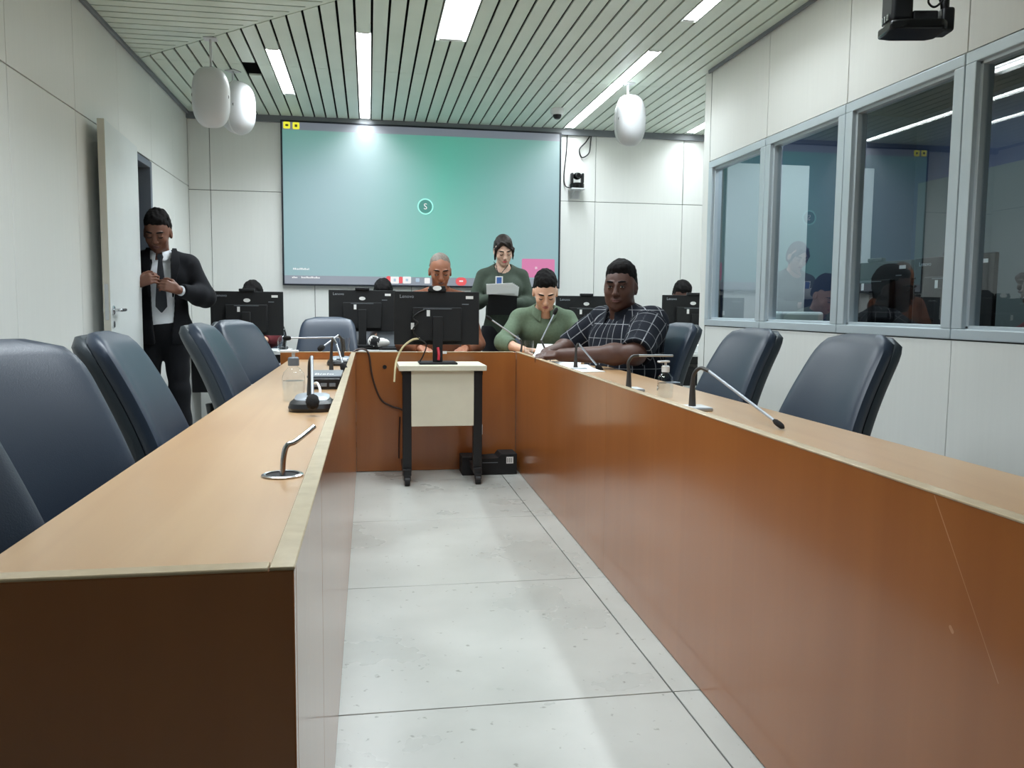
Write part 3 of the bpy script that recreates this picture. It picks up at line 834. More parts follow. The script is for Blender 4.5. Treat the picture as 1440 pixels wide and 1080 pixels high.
def fabric(name, col, rough=.85, noise=.08, sheen=.04):
    return mat(name, col, rough, noise=noise, nscale=60, bump=.25, bscale=500, sheen=sheen, spec=.2)
def plaid():
    m = bpy.data.materials.new('checked_shirt'); m.use_nodes = True; nt = m.node_tree; p = nt.nodes['Principled BSDF']
    tc = nt.nodes.new('ShaderNodeTexCoord'); at = nt.nodes.new('ShaderNodeAttribute'); at.attribute_name = 'weave'
    sp = nt.nodes.new('ShaderNodeSeparateXYZ'); nt.links.new(at.outputs['Vector'], sp.inputs[0])
    def M(op, a, b=None):
        q = nt.nodes.new('ShaderNodeMath'); q.operation = op
        for i, v in enumerate((a, b)):
            if v is None: continue
            if isinstance(v, (int, float)): q.inputs[i].default_value = v
            else: nt.links.new(v, q.inputs[i])
        return q.outputs[0]
    def lines(src, per, w_):
        f = M('FRACT', M('DIVIDE', src, per)); return M('LESS_THAN', M('ABSOLUTE', M('SUBTRACT', f, .5)), w_ / per / 2)
    k = M('MAXIMUM', M('MULTIPLY', lines(sp.outputs[0], .062, .0052), .75), M('MULTIPLY', lines(sp.outputs[1], .085, .0045), .6))
    n = nt.nodes.new('ShaderNodeTexNoise'); n.inputs['Scale'].default_value = 22; nt.links.new(tc.outputs['Object'], n.inputs[0])
    k = M('MULTIPLY', k, M('MULTIPLY', n.outputs[0], 1.25))
    mx = nt.nodes.new('ShaderNodeMix'); mx.data_type = 'RGBA'; mx.inputs[6].default_value = lin(24, 27, 36); mx.inputs[7].default_value = lin(190, 192, 196)
    nt.links.new(k, mx.inputs[0]); nt.links.new(mx.outputs[2], p.inputs['Base Color'])
    p.inputs['Roughness'].default_value = .85; p.inputs['Specular IOR Level'].default_value = .2
    return m

def skin(name, col):
    m = mat(name, col, .48, noise=.07, nscale=14, spec=.4)
    p = m.node_tree.nodes['Principled BSDF']; p.inputs['Subsurface Weight'].default_value = .08; p.inputs['Subsurface Radius'].default_value = (.02, .008, .004)
    return m

class Person:
    def __init__(s, label, loc, rz, zp, tl=.50, lean=0., bend=0., sw=.175, wid=1., dep=1., belly=0., hs=1., head=(0, 0, 0), neck=.085, skinm=None, group=None, twist=0.):
        s.root = thing('person', label, 'person', loc, rz, group)
        s.zp, s.wid, s.dep, s.belly, s.hs, s.skin = zp, wid, dep, belly, hs, skinm
        d1 = rotx(-lean) @ V(0, 0, 1); d2 = rotx(-lean - bend) @ V(0, 0, 1)
        s.P = V(0, 0, zp); s.C = s.P + d1 * tl * .62; s.N = s.C + d2 * tl * .38
        s.Rl = rotx(-lean); s.Ru = rotx(-lean - bend)
        s.S = {}
        for sd in (-1, 1): s.S[sd] = s.N + s.Ru @ rotz(twist) @ V(sd * sw, -.005, -.062)
        yw, pt, rl = head
        s.RH = rotz(yw) @ rotx(-pt) @ roty(rl)
        nd = rotx(-lean - bend * 1.3) @ V(0, .012, 1); nd /= np.linalg.norm(nd)
        s.A = s.N + nd * neck                                  # skull base pivot
        s.HC = s.A + s.RH @ (V(0, .025, .085) * hs)
        s.arms = {}; s.legs = {}
    def arm(s, sd, el, wr, d=None, n=None, t=None, curl=(.5, .6, .4), spread=1.):
        el, wr = np.array(el, float), np.array(wr, float)
        f = (wr - el) / np.linalg.norm(wr - el)
        d = f if d is None else np.array(d, float) / np.linalg.norm(d)
        n = np.array(n if n is not None else (0, 0, -1), float); n = n - d * (n @ d); n /= np.linalg.norm(n)
        t = np.cross(d, n) if t is None else np.array(t, float); t = t - d * (t @ d); t /= np.linalg.norm(t)
        s.arms[sd] = (el, wr, d, n, t, curl, spread)
    def leg(s, sd, kn, an, toe): s.legs[sd] = (np.array(kn, float), np.array(an, float), np.array(toe, float))
    def H(s, x, y, z): return s.HC + s.RH @ (V(x, y, z) * s.hs)
    def bounds(s, pad=.16):
        pts = [s.P, s.N, s.HC, s.HC + s.RH @ V(0, 0, .13)] + list(s.S.values())
        for a in s.arms.values(): pts += [a[0], a[1], a[1] + a[2] * .12]
        for l in s.legs.values(): pts += list(l)
        pts = np.array(pts); w_ = .1 + s.belly
        lo, hi = pts.min(0) - pad, pts.max(0) + pad
        lo[0] = min(lo[0], -.26 * s.wid - w_ * .3); hi[0] = max(hi[0], .26 * s.wid + w_ * .3); hi[1] = max(hi[1], .16 * s.dep + w_)
        lo[2] = max(lo[2], -.02) if s.legs else lo[2]
        return lo, hi
    def torso(s, g, o=0.):
        W, D = s.wid, s.dep
        g.ell(s.P + V(0, -.005, .01), (.165 * W + o, .118 * D + o, .125 + o), s.Rl, .05)
        g.ell(s.P * .45 + s.C * .55 + s.Rl @ V(0, .004 + s.belly * .45, -.02), (.145 * W + s.belly * .3 + o, .105 * D + s.belly * .5 + o, .17 + o), s.Rl, .06)
        g.ell(s.C * .75 + s.N * .25 + s.Ru @ V(0, .0, -.01), (.158 * W + o, .112 * D + o, .155 + o), s.Ru, .06)
        for sd in (-1, 1):
            g.cone(s.N + s.Ru @ V(sd * .03, -.015, -.01), s.S[sd] + s.Ru @ V(-sd * .02, 0, .004), .052 + o, .056 * min(W, 1.25) + o, .05)
            g.ell(s.C * .6 + s.N * .4 + s.Ru @ V(sd * .075 * W, .045 * D, -.03), (.07 * W + o, .065 * D + o, .075 + o), s.Ru, .05)
    def limb(s, g, sd, o=0., upto=2., fat=1., k=.035, r=(.053, .043, .029)):
        el, wr = s.arms[sd][:2]; S = s.S[sd]
        t1 = min(1, upto)
        g.cone(S, S + (el - S) * t1, r[0] * fat + o, (r[0] + (r[1] - r[0]) * t1) * fat + o, k)
        if upto > 1:
            t2 = upto - 1
            g.cone(el, el + (wr - el) * t2, r[1] * fat + o, (r[1] + (r[2] - r[1]) * t2) * fat + o, k)
            g.ell(el * .72 + wr * .28, np.array((1, 1, 1)) * (.046 * fat + o), None, .03)
    def hand(s, g, sd):
        el, W, d, n, t, curl, spread = s.arms[sd]
        fl = (.074, .084, .078, .06)
        for i, a in enumerate((.030, .010, -.010, -.029)):
            kn = W + d * (.088 - abs(i - 1) * .004) + t * a * spread
            g.cone(W + t * a * .55, kn, .0145, .0115, .010)
            dr = d + t * a * .8 * (spread - .6); dr /= np.linalg.norm(dr)
            p = kn; ang = 0; L = fl[i]
            for j, f in enumerate((.46, .30, .24)):
                ang += curl[j]; q = p + (dr * cos(ang) + n * sin(ang)) * L * f
                g.cone(p, q, .0098 - .0009 * j, .0092 - .0009 * j, .004); p = q
        p0 = W + d * .022 + t * .026; p1 = p0 + (d * .62 + t * .62 + n * .35) / 1.0 * .042; p2 = p1 + (d * .85 + t * .15 + n * .35) * .032; p3 = p2 + (d * .85 - t * .15 + n * .35) * .024
        g.cone(p0, p1, .0155, .012, .012).cone(p1, p2, .0115, .0105, .005).cone(p2, p3, .0102, .008, .004)
    def build_body(s, h=.0062, fat=1., legs=True, jowl=0.):
        lo, hi = s.bounds(); g = Solid(lo, hi, h); q = s.hs
        s.torso(g, -.014)
        for sd in s.arms: s.limb(g, sd, -.004, 2., fat)
        for sd in s.legs:
            kn, an, toe = s.legs[sd]; hp = s.P + V(sd * .085 * s.wid, 0, -.03)
            g.cone(hp, kn, .074, .050, .04).cone(kn, an, .050, .034, .03).cone(an - V(0, 0, .02), toe, .034, .026, .03)
        # neck and head
        H, R = s.H, s.RH; E = lambda c, r, k=.02, op='add': g.ell(H(*c), np.array(r) * q, R, k, op)
        g.cone(s.N + V(0, -.005, -.03), H(0, -.02, -.075), .058 * q + jowl * .5, .053 * q + jowl, .035)
        E((0, -.018, .030), (.073, .092, .083), .02)
        E((0, .022, -.020), (.064 + jowl * .6, .066, .088), .03)
        E((0, .034, -.068), (.046 + jowl, .044, .040), .025)
        E((0, .066, -.094), (.019 + jowl * .3, .018, .016), .022)
        for sd in (-1, 1):
            E((sd * .036, .060, -.028), (.024, .020, .024), .02)             # cheek
            E((sd * .031, .093, .006), (.019, .016, .0115), .010, 'sub')      # eye socket
            E((sd * .0305, .078, .004), (.0135, .0135, .0115), .006)          # eyelid over the eye
            E((sd * .031, .080, .024), (.024, .010, .007), .010)              # brow
            E((sd * .0755, -.012, -.012), (.010, .022, .032), .008)           # ear
            E((sd * .082, -.008, -.006), (.004, .011, .017), .004, 'sub')
            E((sd * .011, .096, -.034), (.0085, .010, .0085), .006)           # nostril wing
        g.cone(H(0, .084, .012), H(0, .103, -.028), .0085 * q, .0125 * q, .010)
        E((0, .081, -.060), (.027, .013, .014), .010)                         # mouth mound
        E((0, .097, -.0615), (.020, .006, .0022), .003, 'sub')
        for sd in s.arms: s.hand(g, sd)
        b = link('body', g.mesh('body'), s.skin, s.root)
        s.body = b
        return b
    def face(s, lipcol, browcol, eyes='down', lips=True):
        q = s.hs; Mx = Matrix([[*s.RH[i] * q, s.HC[i]] for i in range(3)] + [[0, 0, 0, 1]])
        for sd in (-1, 1):
            MB().tube([Mx @ Vector(p) for p in ((sd * .013, .096, .0275), (sd * .028, .0945, .0305), (sd * .043, .084, .0295), (sd * .053, .070, .0235))], [.0038 * q, .0052 * q, .0046 * q, .002 * q], 8).obj('eyebrow', browcol, s.body)
        if lips:
            mb = MB()
            for z, r in ((-.0575, .0042), (-.0655, .0048)):
                mb.tube([Mx @ Vector(p) for p in ((-.023, .084, -.0615), (-.010, .0945, z), (0, .0965, z - .0008), (.010, .0945, z), (.023, .084, -.0615))], [.001 * q, r * q, r * q, r * q, .001 * q], 8)
            mb.obj('lips', lipcol, s.body)
        dark = mat('eye_dark', lin(22, 16, 14), .25); white = mat('eye_white', lin(225, 220, 212), .3)
        if eyes == 'down':
            for sd in (-1, 1):
                MB().tube([Mx @ Vector((sd * (.0305 + dx), y, z)) for dx, y, z in ((-.013, .0865, .0005), (-.006, .0915, -.0035), (.002, .0925, -.0045), (.009, .0895, -.003), (.0145, .083, .0015))], [.0012 * q, .0022 * q, .0026 * q, .0024 * q, .0012 * q], 8).obj('eyelash', dark, s.body)
        else:
            ex = eyes[0]
            Rm = Matrix([[*s.RH[i], 0] for i in range(3)] + [[0, 0, 0, 1]])
            for sd in (-1, 1):
                MB().ball(Mx @ Vector((sd * .0305, .0845, .004)), (.0098 * q, .0070 * q, .0044 * q), 8, Rm).obj('eye', white, s.body)
                MB().ball(Mx @ Vector((sd * .0305 + ex, .0895, .004)), (.0056 * q, .0042 * q, .0048 * q), 8, Rm).obj('iris', dark, s.body)
            for sd in (-1, 1):
                MB().tube([Mx @ Vector((sd * .0305 + dx, y, z)) for dx, y, z in ((-.013, .085, .006), (0, .0925, .0105), (.013, .085, .006))], [.001 * q, .002 * q, .001 * q], 6).obj('eyelash', dark, s.body)
    def hair(s, m, thick=.010, plane=(.0, .70), hs_=.005, style='short', amp=.0015, top=0., seed=3):
        q = s.hs; lo = s.HC - .17 * q; hi = s.HC + .17 * q
        if style == 'long': lo = lo - V(.02, .02, .09)
        g = Solid(lo, hi, hs_); H, R = s.H, s.RH
        E = lambda c, r, k=.01, op='add': g.ell(H(*c), np.array(r) * q, R, k, op)
        t = thick
        E((0, -.030, .042 + top * .6), (.073 + t * .35, .090 + t * .4, .080 + t * .5 + top))
        if top: E((0, .010, .088 + top * .5), (.056, .058, .024 + top), .025)
        if style == 'short':
            E((0, -.040, -.006), (.0765 + t * .2, .066 + t * .3, .066 + t), .02)
        if style in ('long', 'bob'):
            E((0, -.045, -.015), (.076 + t * .5, .066 + t * .5, .075 + t), .03)
            for sd in (-1, 1):
                g.cone(H(sd * .030, .066, .092), H(sd * .072, .045, .030), .016 * q, .013 * q, .02)
                g.cone(H(sd * .072, .045, .030), H(sd * .076, .022, -.075), .013 * q, .006 * q, .012)
            E((0, .118, -.045), (.058, .06, .100), .008, 'sub')
            g.cone(H(.012, .070, .092), H(-.056, .076, .036), .012 * q, .009 * q, .012)
        if style == 'short':
            a, b = plane                              # keep above z = a + b*y
            n = R @ V(0, b, -1); g.cut(H(0, 0, a), n)
            for sd in (-1, 1): E((sd * .074, .082, .034), (.019, .028, .030), .008, 'sub')
        g.folds(amp * 1.6, 14, seed, 90, 260, (1, 1, 1))
        return link('hair', g.mesh('hair'), m, s.body)
    def cloth(s, name, m, o=.014, sleeve=2., hem=None, fat=1., h=.0075, neckr=.062, front=None, seed=1, amp=.0035, upper=True, extra=None, weave=False, arm_r=(.053, .043, .029), arms=(-1, 1), cuts=()):
        lo, hi = s.bounds(); g = Solid(lo, hi, h)
        s.torso(g, o)
        for sd in arms:
            if sd in s.arms: s.limb(g, sd, o, sleeve, fat, r=arm_r)
        if extra: extra(g)
        g.folds(amp, 10, seed)
        # cuffs cut square
        for sd in arms:
            if sd not in s.arms: continue
            el, wr = s.arms[sd][:2]; S = s.S[sd]
            A, B, t = (S, el, sleeve) if sleeve <= 1 else (el, wr, sleeve - 1)
            p = A + (B - A) * t; f = (B - A) / np.linalg.norm(B - A)
            g.ell(p + f * .075, (.075 * fat + .02, .075 * fat + .02, .075), np.stack([np.cross(f, V(.3, .1, .9)) / np.linalg.norm(np.cross(f, V(.3, .1, .9))), np.cross(f, np.cross(f, V(.3, .1, .9))) / np.linalg.norm(np.cross(f, V(.3, .1, .9))), f], 1), 0, 'sub')
        # neck hole
        g.cone(s.N + s.Ru @ V(0, .012, .0), s.N + s.Ru @ V(0, .03, .16), neckr * s.hs, neckr * s.hs * 1.15, 0, 'sub')
        if hem is not None: g.cut(V(0, 0, hem), V(0, 0, -1))
        for c in cuts: c(g)
        me = g.mesh(name)
        if weave:
            n = len(me.vertices); co = np.zeros(n * 3, np.float32); me.vertices.foreach_get('co', co); co = co.reshape(-1, 3)
            uv = np.zeros((n, 3), np.float32)
            ang = np.arctan2(co[:, 0] - s.C[0], co[:, 1] - s.C[1]) * .23
            uv[:, 0] = ang; uv[:, 1] = co[:, 2]
            for sd in s.arms:
                el = s.arms[sd][0]; S = s.S[sd]; f = (el - S) / np.linalg.norm(el - S)
                t = (co - S) @ f; rad = co - S - t[:, None] * f; rr = np.linalg.norm(rad, axis=1)
                msk = (t > .02) & (rr < .115)
                u = np.cross(f, V(0, 0, 1)); u /= np.linalg.norm(u); v = np.cross(f, u)
                uv[msk, 0] = (np.arctan2(rad @ u, rad @ v) * .085)[msk]; uv[msk, 1] = t[msk]
            a = me.attributes.new('weave', 'FLOAT_VECTOR', 'POINT'); a.data.foreach_set('vector', uv.ravel())
        return link(name, me, m, s.root)
    def trousers(s, m, o=.012, h=.008, waist=None, shoes=True, seed=5, wide=1., amp=.004):
        lo, hi = s.bounds(); g = Solid(lo, hi, h)
        W, D = s.wid, s.dep
        g.ell(s.P + V(0, -.005, .01), (.165 * W + o, .118 * D + o, .125 + o), s.Rl, .05)
        for sd in s.legs:
            kn, an, toe = s.legs[sd]; hp = s.P + V(sd * .085 * W, 0, -.03)
            g.cone(hp, kn, .082 * wide + o, .060 * wide + o, .045).cone(kn, an + (kn - an) * .04, .060 * wide + o, .050 * wide + o, .03)
        g.folds(amp, 9, seed, 15, 45)
        if waist: g.cut(V(0, 0, waist), V(0, 0, 1))
        link('trousers', g.mesh('trousers'), m, s.root)
        if shoes:
            for sd in s.legs:
                kn, an, toe = s.legs[sd]
                g = Solid(np.minimum(an, toe) - .1, np.maximum(an, toe) + .1, .007)
                g.cone(an - V(0, 0, .03), toe, .042, .036, .03).cone(V(an[0], an[1] - .025, .03), V(toe[0], toe[1], .03), .034, .038, .02)
                g.cut(V(0, 0, .002), V(0, 0, -1)).cut(V(0, 0, .11), V(0, 0, 1))
                link('shoe', g.mesh('shoe'), mat('black_shoe', lin(18, 18, 20), .35), s.root)
    def collar(s, m, r=.064, hgt=.038, gap=.5, z=.0, tip=.045):
        rs_in = []; n = 26
        top = []; bot = []
        for i in range(n + 1):
            a = gap + (2 * pi - 2 * gap) * i / n           # from front-right around the back to front-left
            x_, y_ = sin(a) * r * 1.04, cos(a) * r * .98
            f = max(0, cos(a)) ** 2
            top.append(s.N + s.Ru @ V(x_ * .93, y_ * .93 + .012, .028 + z - .018 * f))
            bot.append(s.N + s.Ru @ V(x_ * 1.22, y_ * 1.22 + .012 + .01 * f, .028 + z - hgt - tip * f))
        mb = MB(); b = bmesh.new()
        T = [b.verts.new(p) for p in top]; B = [b.verts.new(p) for p in bot]
        T2 = [b.verts.new(p * .0 + (p + s.Ru @ V(0, 0, -.004) + (s.N - p) * .06)) for p in top]; B2 = [b.verts.new(p + (s.N - p) * .06) for p in bot]
        for i in range(n):
            b.faces.new((T[i], T[i + 1], B[i + 1], B[i])); b.faces.new((T2[i + 1], T2[i], B2[i], B2[i + 1])); b.faces.new((T[i + 1], T[i], T2[i], T2[i + 1])); b.faces.new((B[i], B[i + 1], B2[i + 1], B2[i]))
        b.faces.new((T[0], B[0], B2[0], T2[0])); b.faces.new((T[n], T2[n], B2[n], B[n]))
        mb._merge(b)
        return mb.obj('collar', m, s.root)

M_HAIRB = mat('hair_black', lin(20, 18, 18), .8, noise=.3, nscale=90, bump=.8, bscale=160, spec=.15)
M_HAIRG = mat('hair_grey_stubble', lin(110, 100, 90), .6, noise=.3, nscale=120, bump=.5, bscale=300)
M_HAIRD = mat('hair_dark_brown', lin(40, 32, 28), .55, noise=.3, nscale=90, bump=.6, bscale=120, spec=.3)
SK_LIGHT = skin('skin_light', lin(214, 170, 144)); SK_TAN = skin('skin_tan', lin(150, 100, 76)); SK_DARK = skin('skin_dark', lin(84, 56, 46)); SK_BRN = skin('skin_brown', lin(112, 74, 58)); SK_W = skin('skin_fair', lin(224, 186, 164))
LIP_D = mat('lips_dark', lin(92, 54, 50), .4); LIP_L = mat('lips_light', lin(178, 110, 100), .4); LIP_P = mat('lips_red', lin(176, 84, 84), .35)

# ---- man in a dark suit, in the doorway
M_SUIT = fabric('suit_charcoal', lin(17, 18, 23)); M_SHIRTW = fabric('white_shirt', lin(226, 230, 236), .8, .02); M_TIE = mat('tie_navy', lin(22, 27, 38), .5, noise=.15, nscale=200)
p = Person('man in a dark suit and tie standing in the open doorway looking down', (-1.405, 6.10, 0), radians(188), .89, tl=.505, lean=.0, bend=.05, sw=.185, wid=1.06, dep=1.0, hs=1.10, head=(-.10, .42, 0), skinm=SK_BRN)
p.arm(1, (.255, .06, 1.15), (.115, .245, 1.205), d=(-.75, .30, .35), n=(-.2, -.9, -.3), t=(-.2, -.1, 1), curl=(.7, .8, .5))
p.arm(-1, (-.29, .0, 1.12), (-.125, .235, 1.165), d=(.75, .30, .30), n=(.2, -.9, -.3), t=(.2, -.1, 1), curl=(.7, .8, .5))
p.leg(1, (.10, .02, .49), (.11, -.01, .09), (.14, .17, .035)); p.leg(-1, (-.10, .03, .49), (-.12, .0, .09), (-.15, .18, .035))
p.build_body(); p.face(LIP_D, M_HAIRB); p.hair(M_HAIRB, .012, (.0, .72), top=.010, amp=.002)
p.cloth('shirt', M_SHIRTW, .004, 1.94, hem=.93, neckr=.056, amp=.002, seed=4)
def vopen(g):
    z1 = p.N[2] + .03
    for i in range(24):
        z = .74 + (z1 - .74) * i / 21
        wv = .052 + .022 * sin(pi * min(1, max(0, (z - .86) / .55))) - .0 * i
        if z > 1.33: wv = .060
        g.cone(V(-wv * .25, .10, z), V(-wv * .25, .26, z), wv, wv * 1.25, 0, 'sub')
p.cloth('jacket', M_SUIT, .020, 1.88, hem=.80, neckr=.078, amp=.0035, seed=7, cuts=[vopen], extra=lambda g: g.ell(V(0, -.005, .86), (.195, .15, .14), None, .06))
p.trousers(M_SUIT, .012, waist=1.0)
p.collar(M_SHIRTW, .070, .036, .30, z=.02)
mb = MB()
def tl_(z, x=0, y=None): return (x - .012, (.148 if y is None else y) + .012 * sin((1.42 - z) * 6), z)
mb.rings([[Vector((tl_(z)[0] + sx * wd, tl_(z)[1] + ty, z)) for sx, ty in ((-1, 0), (0, .006), (1, 0), (0, -.004))] for z, wd in ((1.405, .014), (1.385, .021), (1.365, .013), (1.30, .020), (1.20, .028), (1.10, .036), (1.055, .037), (1.015, .004))])
mb.obj('necktie', M_TIE, p.root)
for sx in (-1, 1):
    MB().rings([[Vector((sx * (xa) - .012, ya, z)), Vector((sx * xb - .012, yb, z)), Vector((sx * xb - .012, yb - .006, z)), Vector((sx * xa - .012, ya - .006, z))] for z, xa, ya, xb, yb in ((1.452, .070, .055, .095, .04), (1.40, .066, .118, .115, .098), (1.335, .062, .146, .120, .132), (1.25, .064, .153, .100, .150), (1.12, .068, .150, .078, .150))]).obj('lapel', M_SUIT, p.root)

# ---- woman with a folder
M_KNIT = fabric('knit_moss_green', lin(64, 74, 64)); M_TRB = fabric('trousers_black', lin(24, 24, 28))
p = Person('woman in a moss green sweater standing with a black folder and papers', (1.09, 6.86, 0), radians(176), .885, tl=.50, lean=.0, bend=.08, sw=.158, wid=.90, dep=.93, hs=.97, head=(.08, .46, .05), skinm=SK_W)
p.arm(1, (.235, .055, 1.10), (.085, .235, 1.155), d=(-.75, .35, .25), n=(-.2, .8, .3), t=(-.2, .2, 1), curl=(.35, .5, .4))
p.arm(-1, (-.225, .05, 1.10), (-.055, .235, 1.11), d=(.9, .25, .12), n=(.1, .5, .8), t=(.2, .8, .5), curl=(.3, .5, .4))
p.leg(1, (.085, .02, .47), (.09, -.01, .09), (.11, .15, .03)); p.leg(-1, (-.085, .02, .47), (-.09, -.01, .09), (-.11, .15, .03))
p.build_body(); p.face(LIP_P, M_HAIRD); p.hair(M_HAIRD, .011, style='bob', amp=.001)
p.cloth('sweater', M_KNIT, .010, 1.92, hem=.80, neckr=.070, amp=.0025, seed=11, extra=lambda g: [g.ell(V(sd * .075, .085, p.C[2] + .03), (.075, .07, .075), None, .04) for sd in (-1, 1)])
p.trousers(M_TRB, .010, waist=.92)
wx = p
bd = MB().box(-.030, .030, .0, .003, -.048, .048, bev=.001).obj('id_badge', M_STICK, p.root); bd.location = (.042, .172, 1.272); bd.rotation_euler = (-.12, 0, 0)
q = MB().box(-.020, .020, .003, .0042, -.018, .040).obj('badge_photo', mat('badge_blue', lin(70, 110, 180), .4), bd)
mb = MB(); mb.tube(spline([(-.055, -.02, 1.445), (-.04, .06, 1.415), (0, .12, 1.37), (.042, .175, 1.32)], 5), .003, 6); mb.tube(spline([(.07, -.02, 1.445), (.06, .06, 1.415), (.055, .13, 1.37), (.042, .175, 1.32)], 5), .003, 6)
mb.obj('lanyard', M_CABLE, p.root)
fo = thing('document_folder', 'black folder held by the woman, loose white papers on top', 'folder', (1.045, 6.58, 1.03), radians(176))
Mf = Matrix.Rotation(radians(-20), 4, 'X')
MB().box(-.115, .115, -.01, .004, -.02, .20, bev=.002, M=Mf).obj('cover', M_BLACKM, fo)
for i in range(5): MB().box(-.112 + .006 * i, .100 + .005 * i, .0045 + .0035 * i, .0070 + .0035 * i, .148 + .004 * i, .225 + .006 * i, M=Mf @ Matrix.Rotation(.03 * (i - 2), 4, 'Y')).obj('paper_sheet', M_PAPER, fo)

# ---- bald man behind the cart monitor
M_BROWN = fabric('shirt_brown', lin(120, 74, 52))
p = Person('balding man seated behind the monitor on the cart, looking down', (.515, 6.24, 0), radians(180), .60, tl=.575, lean=.05, bend=.06, sw=.18, wid=1.03, hs=1.02, head=(.0, .34, 0), skinm=SK_TAN)
for sd in (-1, 1):
    p.arm(sd, (sd * .27, .14, .80), (sd * .15, .36, .775), d=(-sd * .3, 1, -.05), n=(0, 0, -1), t=(-sd, 0, 0), curl=(.2, .3, .2))
    p.leg(sd, (sd * .11, .42, .53), (sd * .11, .40, .10), (sd * .12, .54, .035))
p.build_body(); p.face(LIP_D, M_HAIRB); p.hair(M_HAIRG, .0022, (.042, .55), amp=.0006)
p.cloth('shirt', M_BROWN, .010, 1.9, hem=.56, neckr=.064, seed=15); p.trousers(M_TRB, waist=.66); p.collar(M_BROWN, .076, .04, .35, z=.02)

# ---- young man in green, writing
M_GREEN = fabric('shirt_sage_green', lin(98, 114, 94), noise=.1)
p = Person('young dark-haired man in a green shirt leaning over the table corner', (1.285, 6.22, 0), radians(178), .56, tl=.50, lean=.20, bend=.16, sw=.185, wid=1.06, hs=1.12, head=(-.12, .55, 0), skinm=SK_LIGHT)
p.arm(1, (.325, .27, .815), (.195, .44, .775), d=(-.85, .45, -.02), n=(0, .1, -1), t=(-.2, 1, 0), curl=(.25, .45, .3))
p.arm(-1, (-.30, .28, .81), (-.16, .46, .775), d=(.5, .85, -.02), n=(.2, 0, -1), t=(1, .3, .2), curl=(.5, .6, .4))
for sd in (-1, 1): p.leg(sd, (sd * .11, .42, .53), (sd * .11, .40, .10), (sd * .12, .54, .035))
p.build_body(); p.face(LIP_L, M_HAIRB); p.hair(M_HAIRB, .012, (.0, .72), top=.010, seed=8)
p.cloth('shirt', M_GREEN, .012, 1.42, hem=.56, neckr=.063, seed=21, amp=.0045); p.trousers(M_TRB, waist=.66); p.collar(M_GREEN, .080, .046, .42, z=.022, tip=.05)

# ---- big man in a checked shirt
M_PLAID = plaid()
p = Person('heavy man in a dark checked shirt seated at the table, face turned to the aisle', (1.60, 4.90, 0), radians(112), .575, tl=.475, lean=.14, bend=.14, sw=.225, wid=1.50, dep=1.55, belly=.12, hs=1.20, head=(.66, .10, .0), neck=.065, skinm=SK_DARK)
p.arm(1, (.40, .20, .82), (.13, .56, .80), d=(-.55, .8, .0), n=(-.2, 0, -1), t=(-.8, -.5, .25), curl=(.6, .8, .5))
p.arm(-1, (-.36, .30, .82), (-.02, .56, .80), d=(.75, .6, .02), n=(.3, 0, -1), t=(.5, -.6, .4), curl=(.6, .8, .5))
for sd in (-1, 1): p.leg(sd, (sd * .17, .40, .54), (sd * .17, .37, .10), (sd * .18, .52, .035))
p.build_body(fat=1.45, jowl=.016); p.face(LIP_D, M_HAIRB, eyes=(-.001,)); p.hair(M_HAIRB, .012, (.008, .66), top=.006, amp=.0012, seed=12)
p.cloth('shirt', M_PLAID, .016, .93, hem=.55, neckr=.068, fat=1.5, seed=31, amp=.005, weave=True, arm_r=(.058, .054, .03)); p.trousers(M_TRB, o=.02, waist=.70, wide=1.35); p.collar(M_PLAID, .100, .046, .40, z=.02)
big = p

# ---- three people behind the back-row monitors
M_NAVY = fabric('shirt_navy', lin(34, 38, 52)); M_GREYS = fabric('shirt_grey', lin(110, 112, 116)); M_CLAR = fabric('shirt_claret', lin(96, 40, 44))
for (x_, y_, lb, hm, sk, cm_, st, zp) in ((-.915, 7.14, 'black-haired person bent behind the back-row monitor beside the doorway', M_HAIRB, SK_LIGHT, M_CLAR, 'bob', .50),
                                  (.118, 7.14, 'black-haired person behind the back-row monitor below the screen', M_HAIRB, SK_W, M_GREYS, 'short', .53),
                                  (2.70, 7.14, 'dark-haired person in navy behind the monitor beside the booth', M_HAIRB, SK_DARK, M_NAVY, 'short', .555)):
    p = Person(lb, (x_, y_, 0), radians(180), zp, tl=.49, lean=.12, bend=.12, sw=.125 if x_ < -.5 else .165, wid=.75 if x_ < -.5 else 1., head=(0, .5, 0), skinm=sk, group='people behind the back-row monitors')
    for sd in (-1, 1):
        p.arm(sd, (sd * (.15 if x_ < -.5 else .20), .04, .80), (sd * .08, .18, .79), d=(-sd * .5, .8, -.05), n=(0, 0, -1), t=(-sd, 0, 0), curl=(.2, .3, .2))
        p.leg(sd, (sd * .11, .38, .53), (sd * .11, .36, .10), (sd * .12, .48, .035))
    p.build_body(.0085); p.face(LIP_L, M_HAIRB); p.hair(hm, .012, (.018, .6), style=st, top=.006)
    p.cloth('shirt', cm_, .012, 1.8, hem=zp, h=.010, seed=41); p.trousers(M_TRB, h=.011, waist=.66)
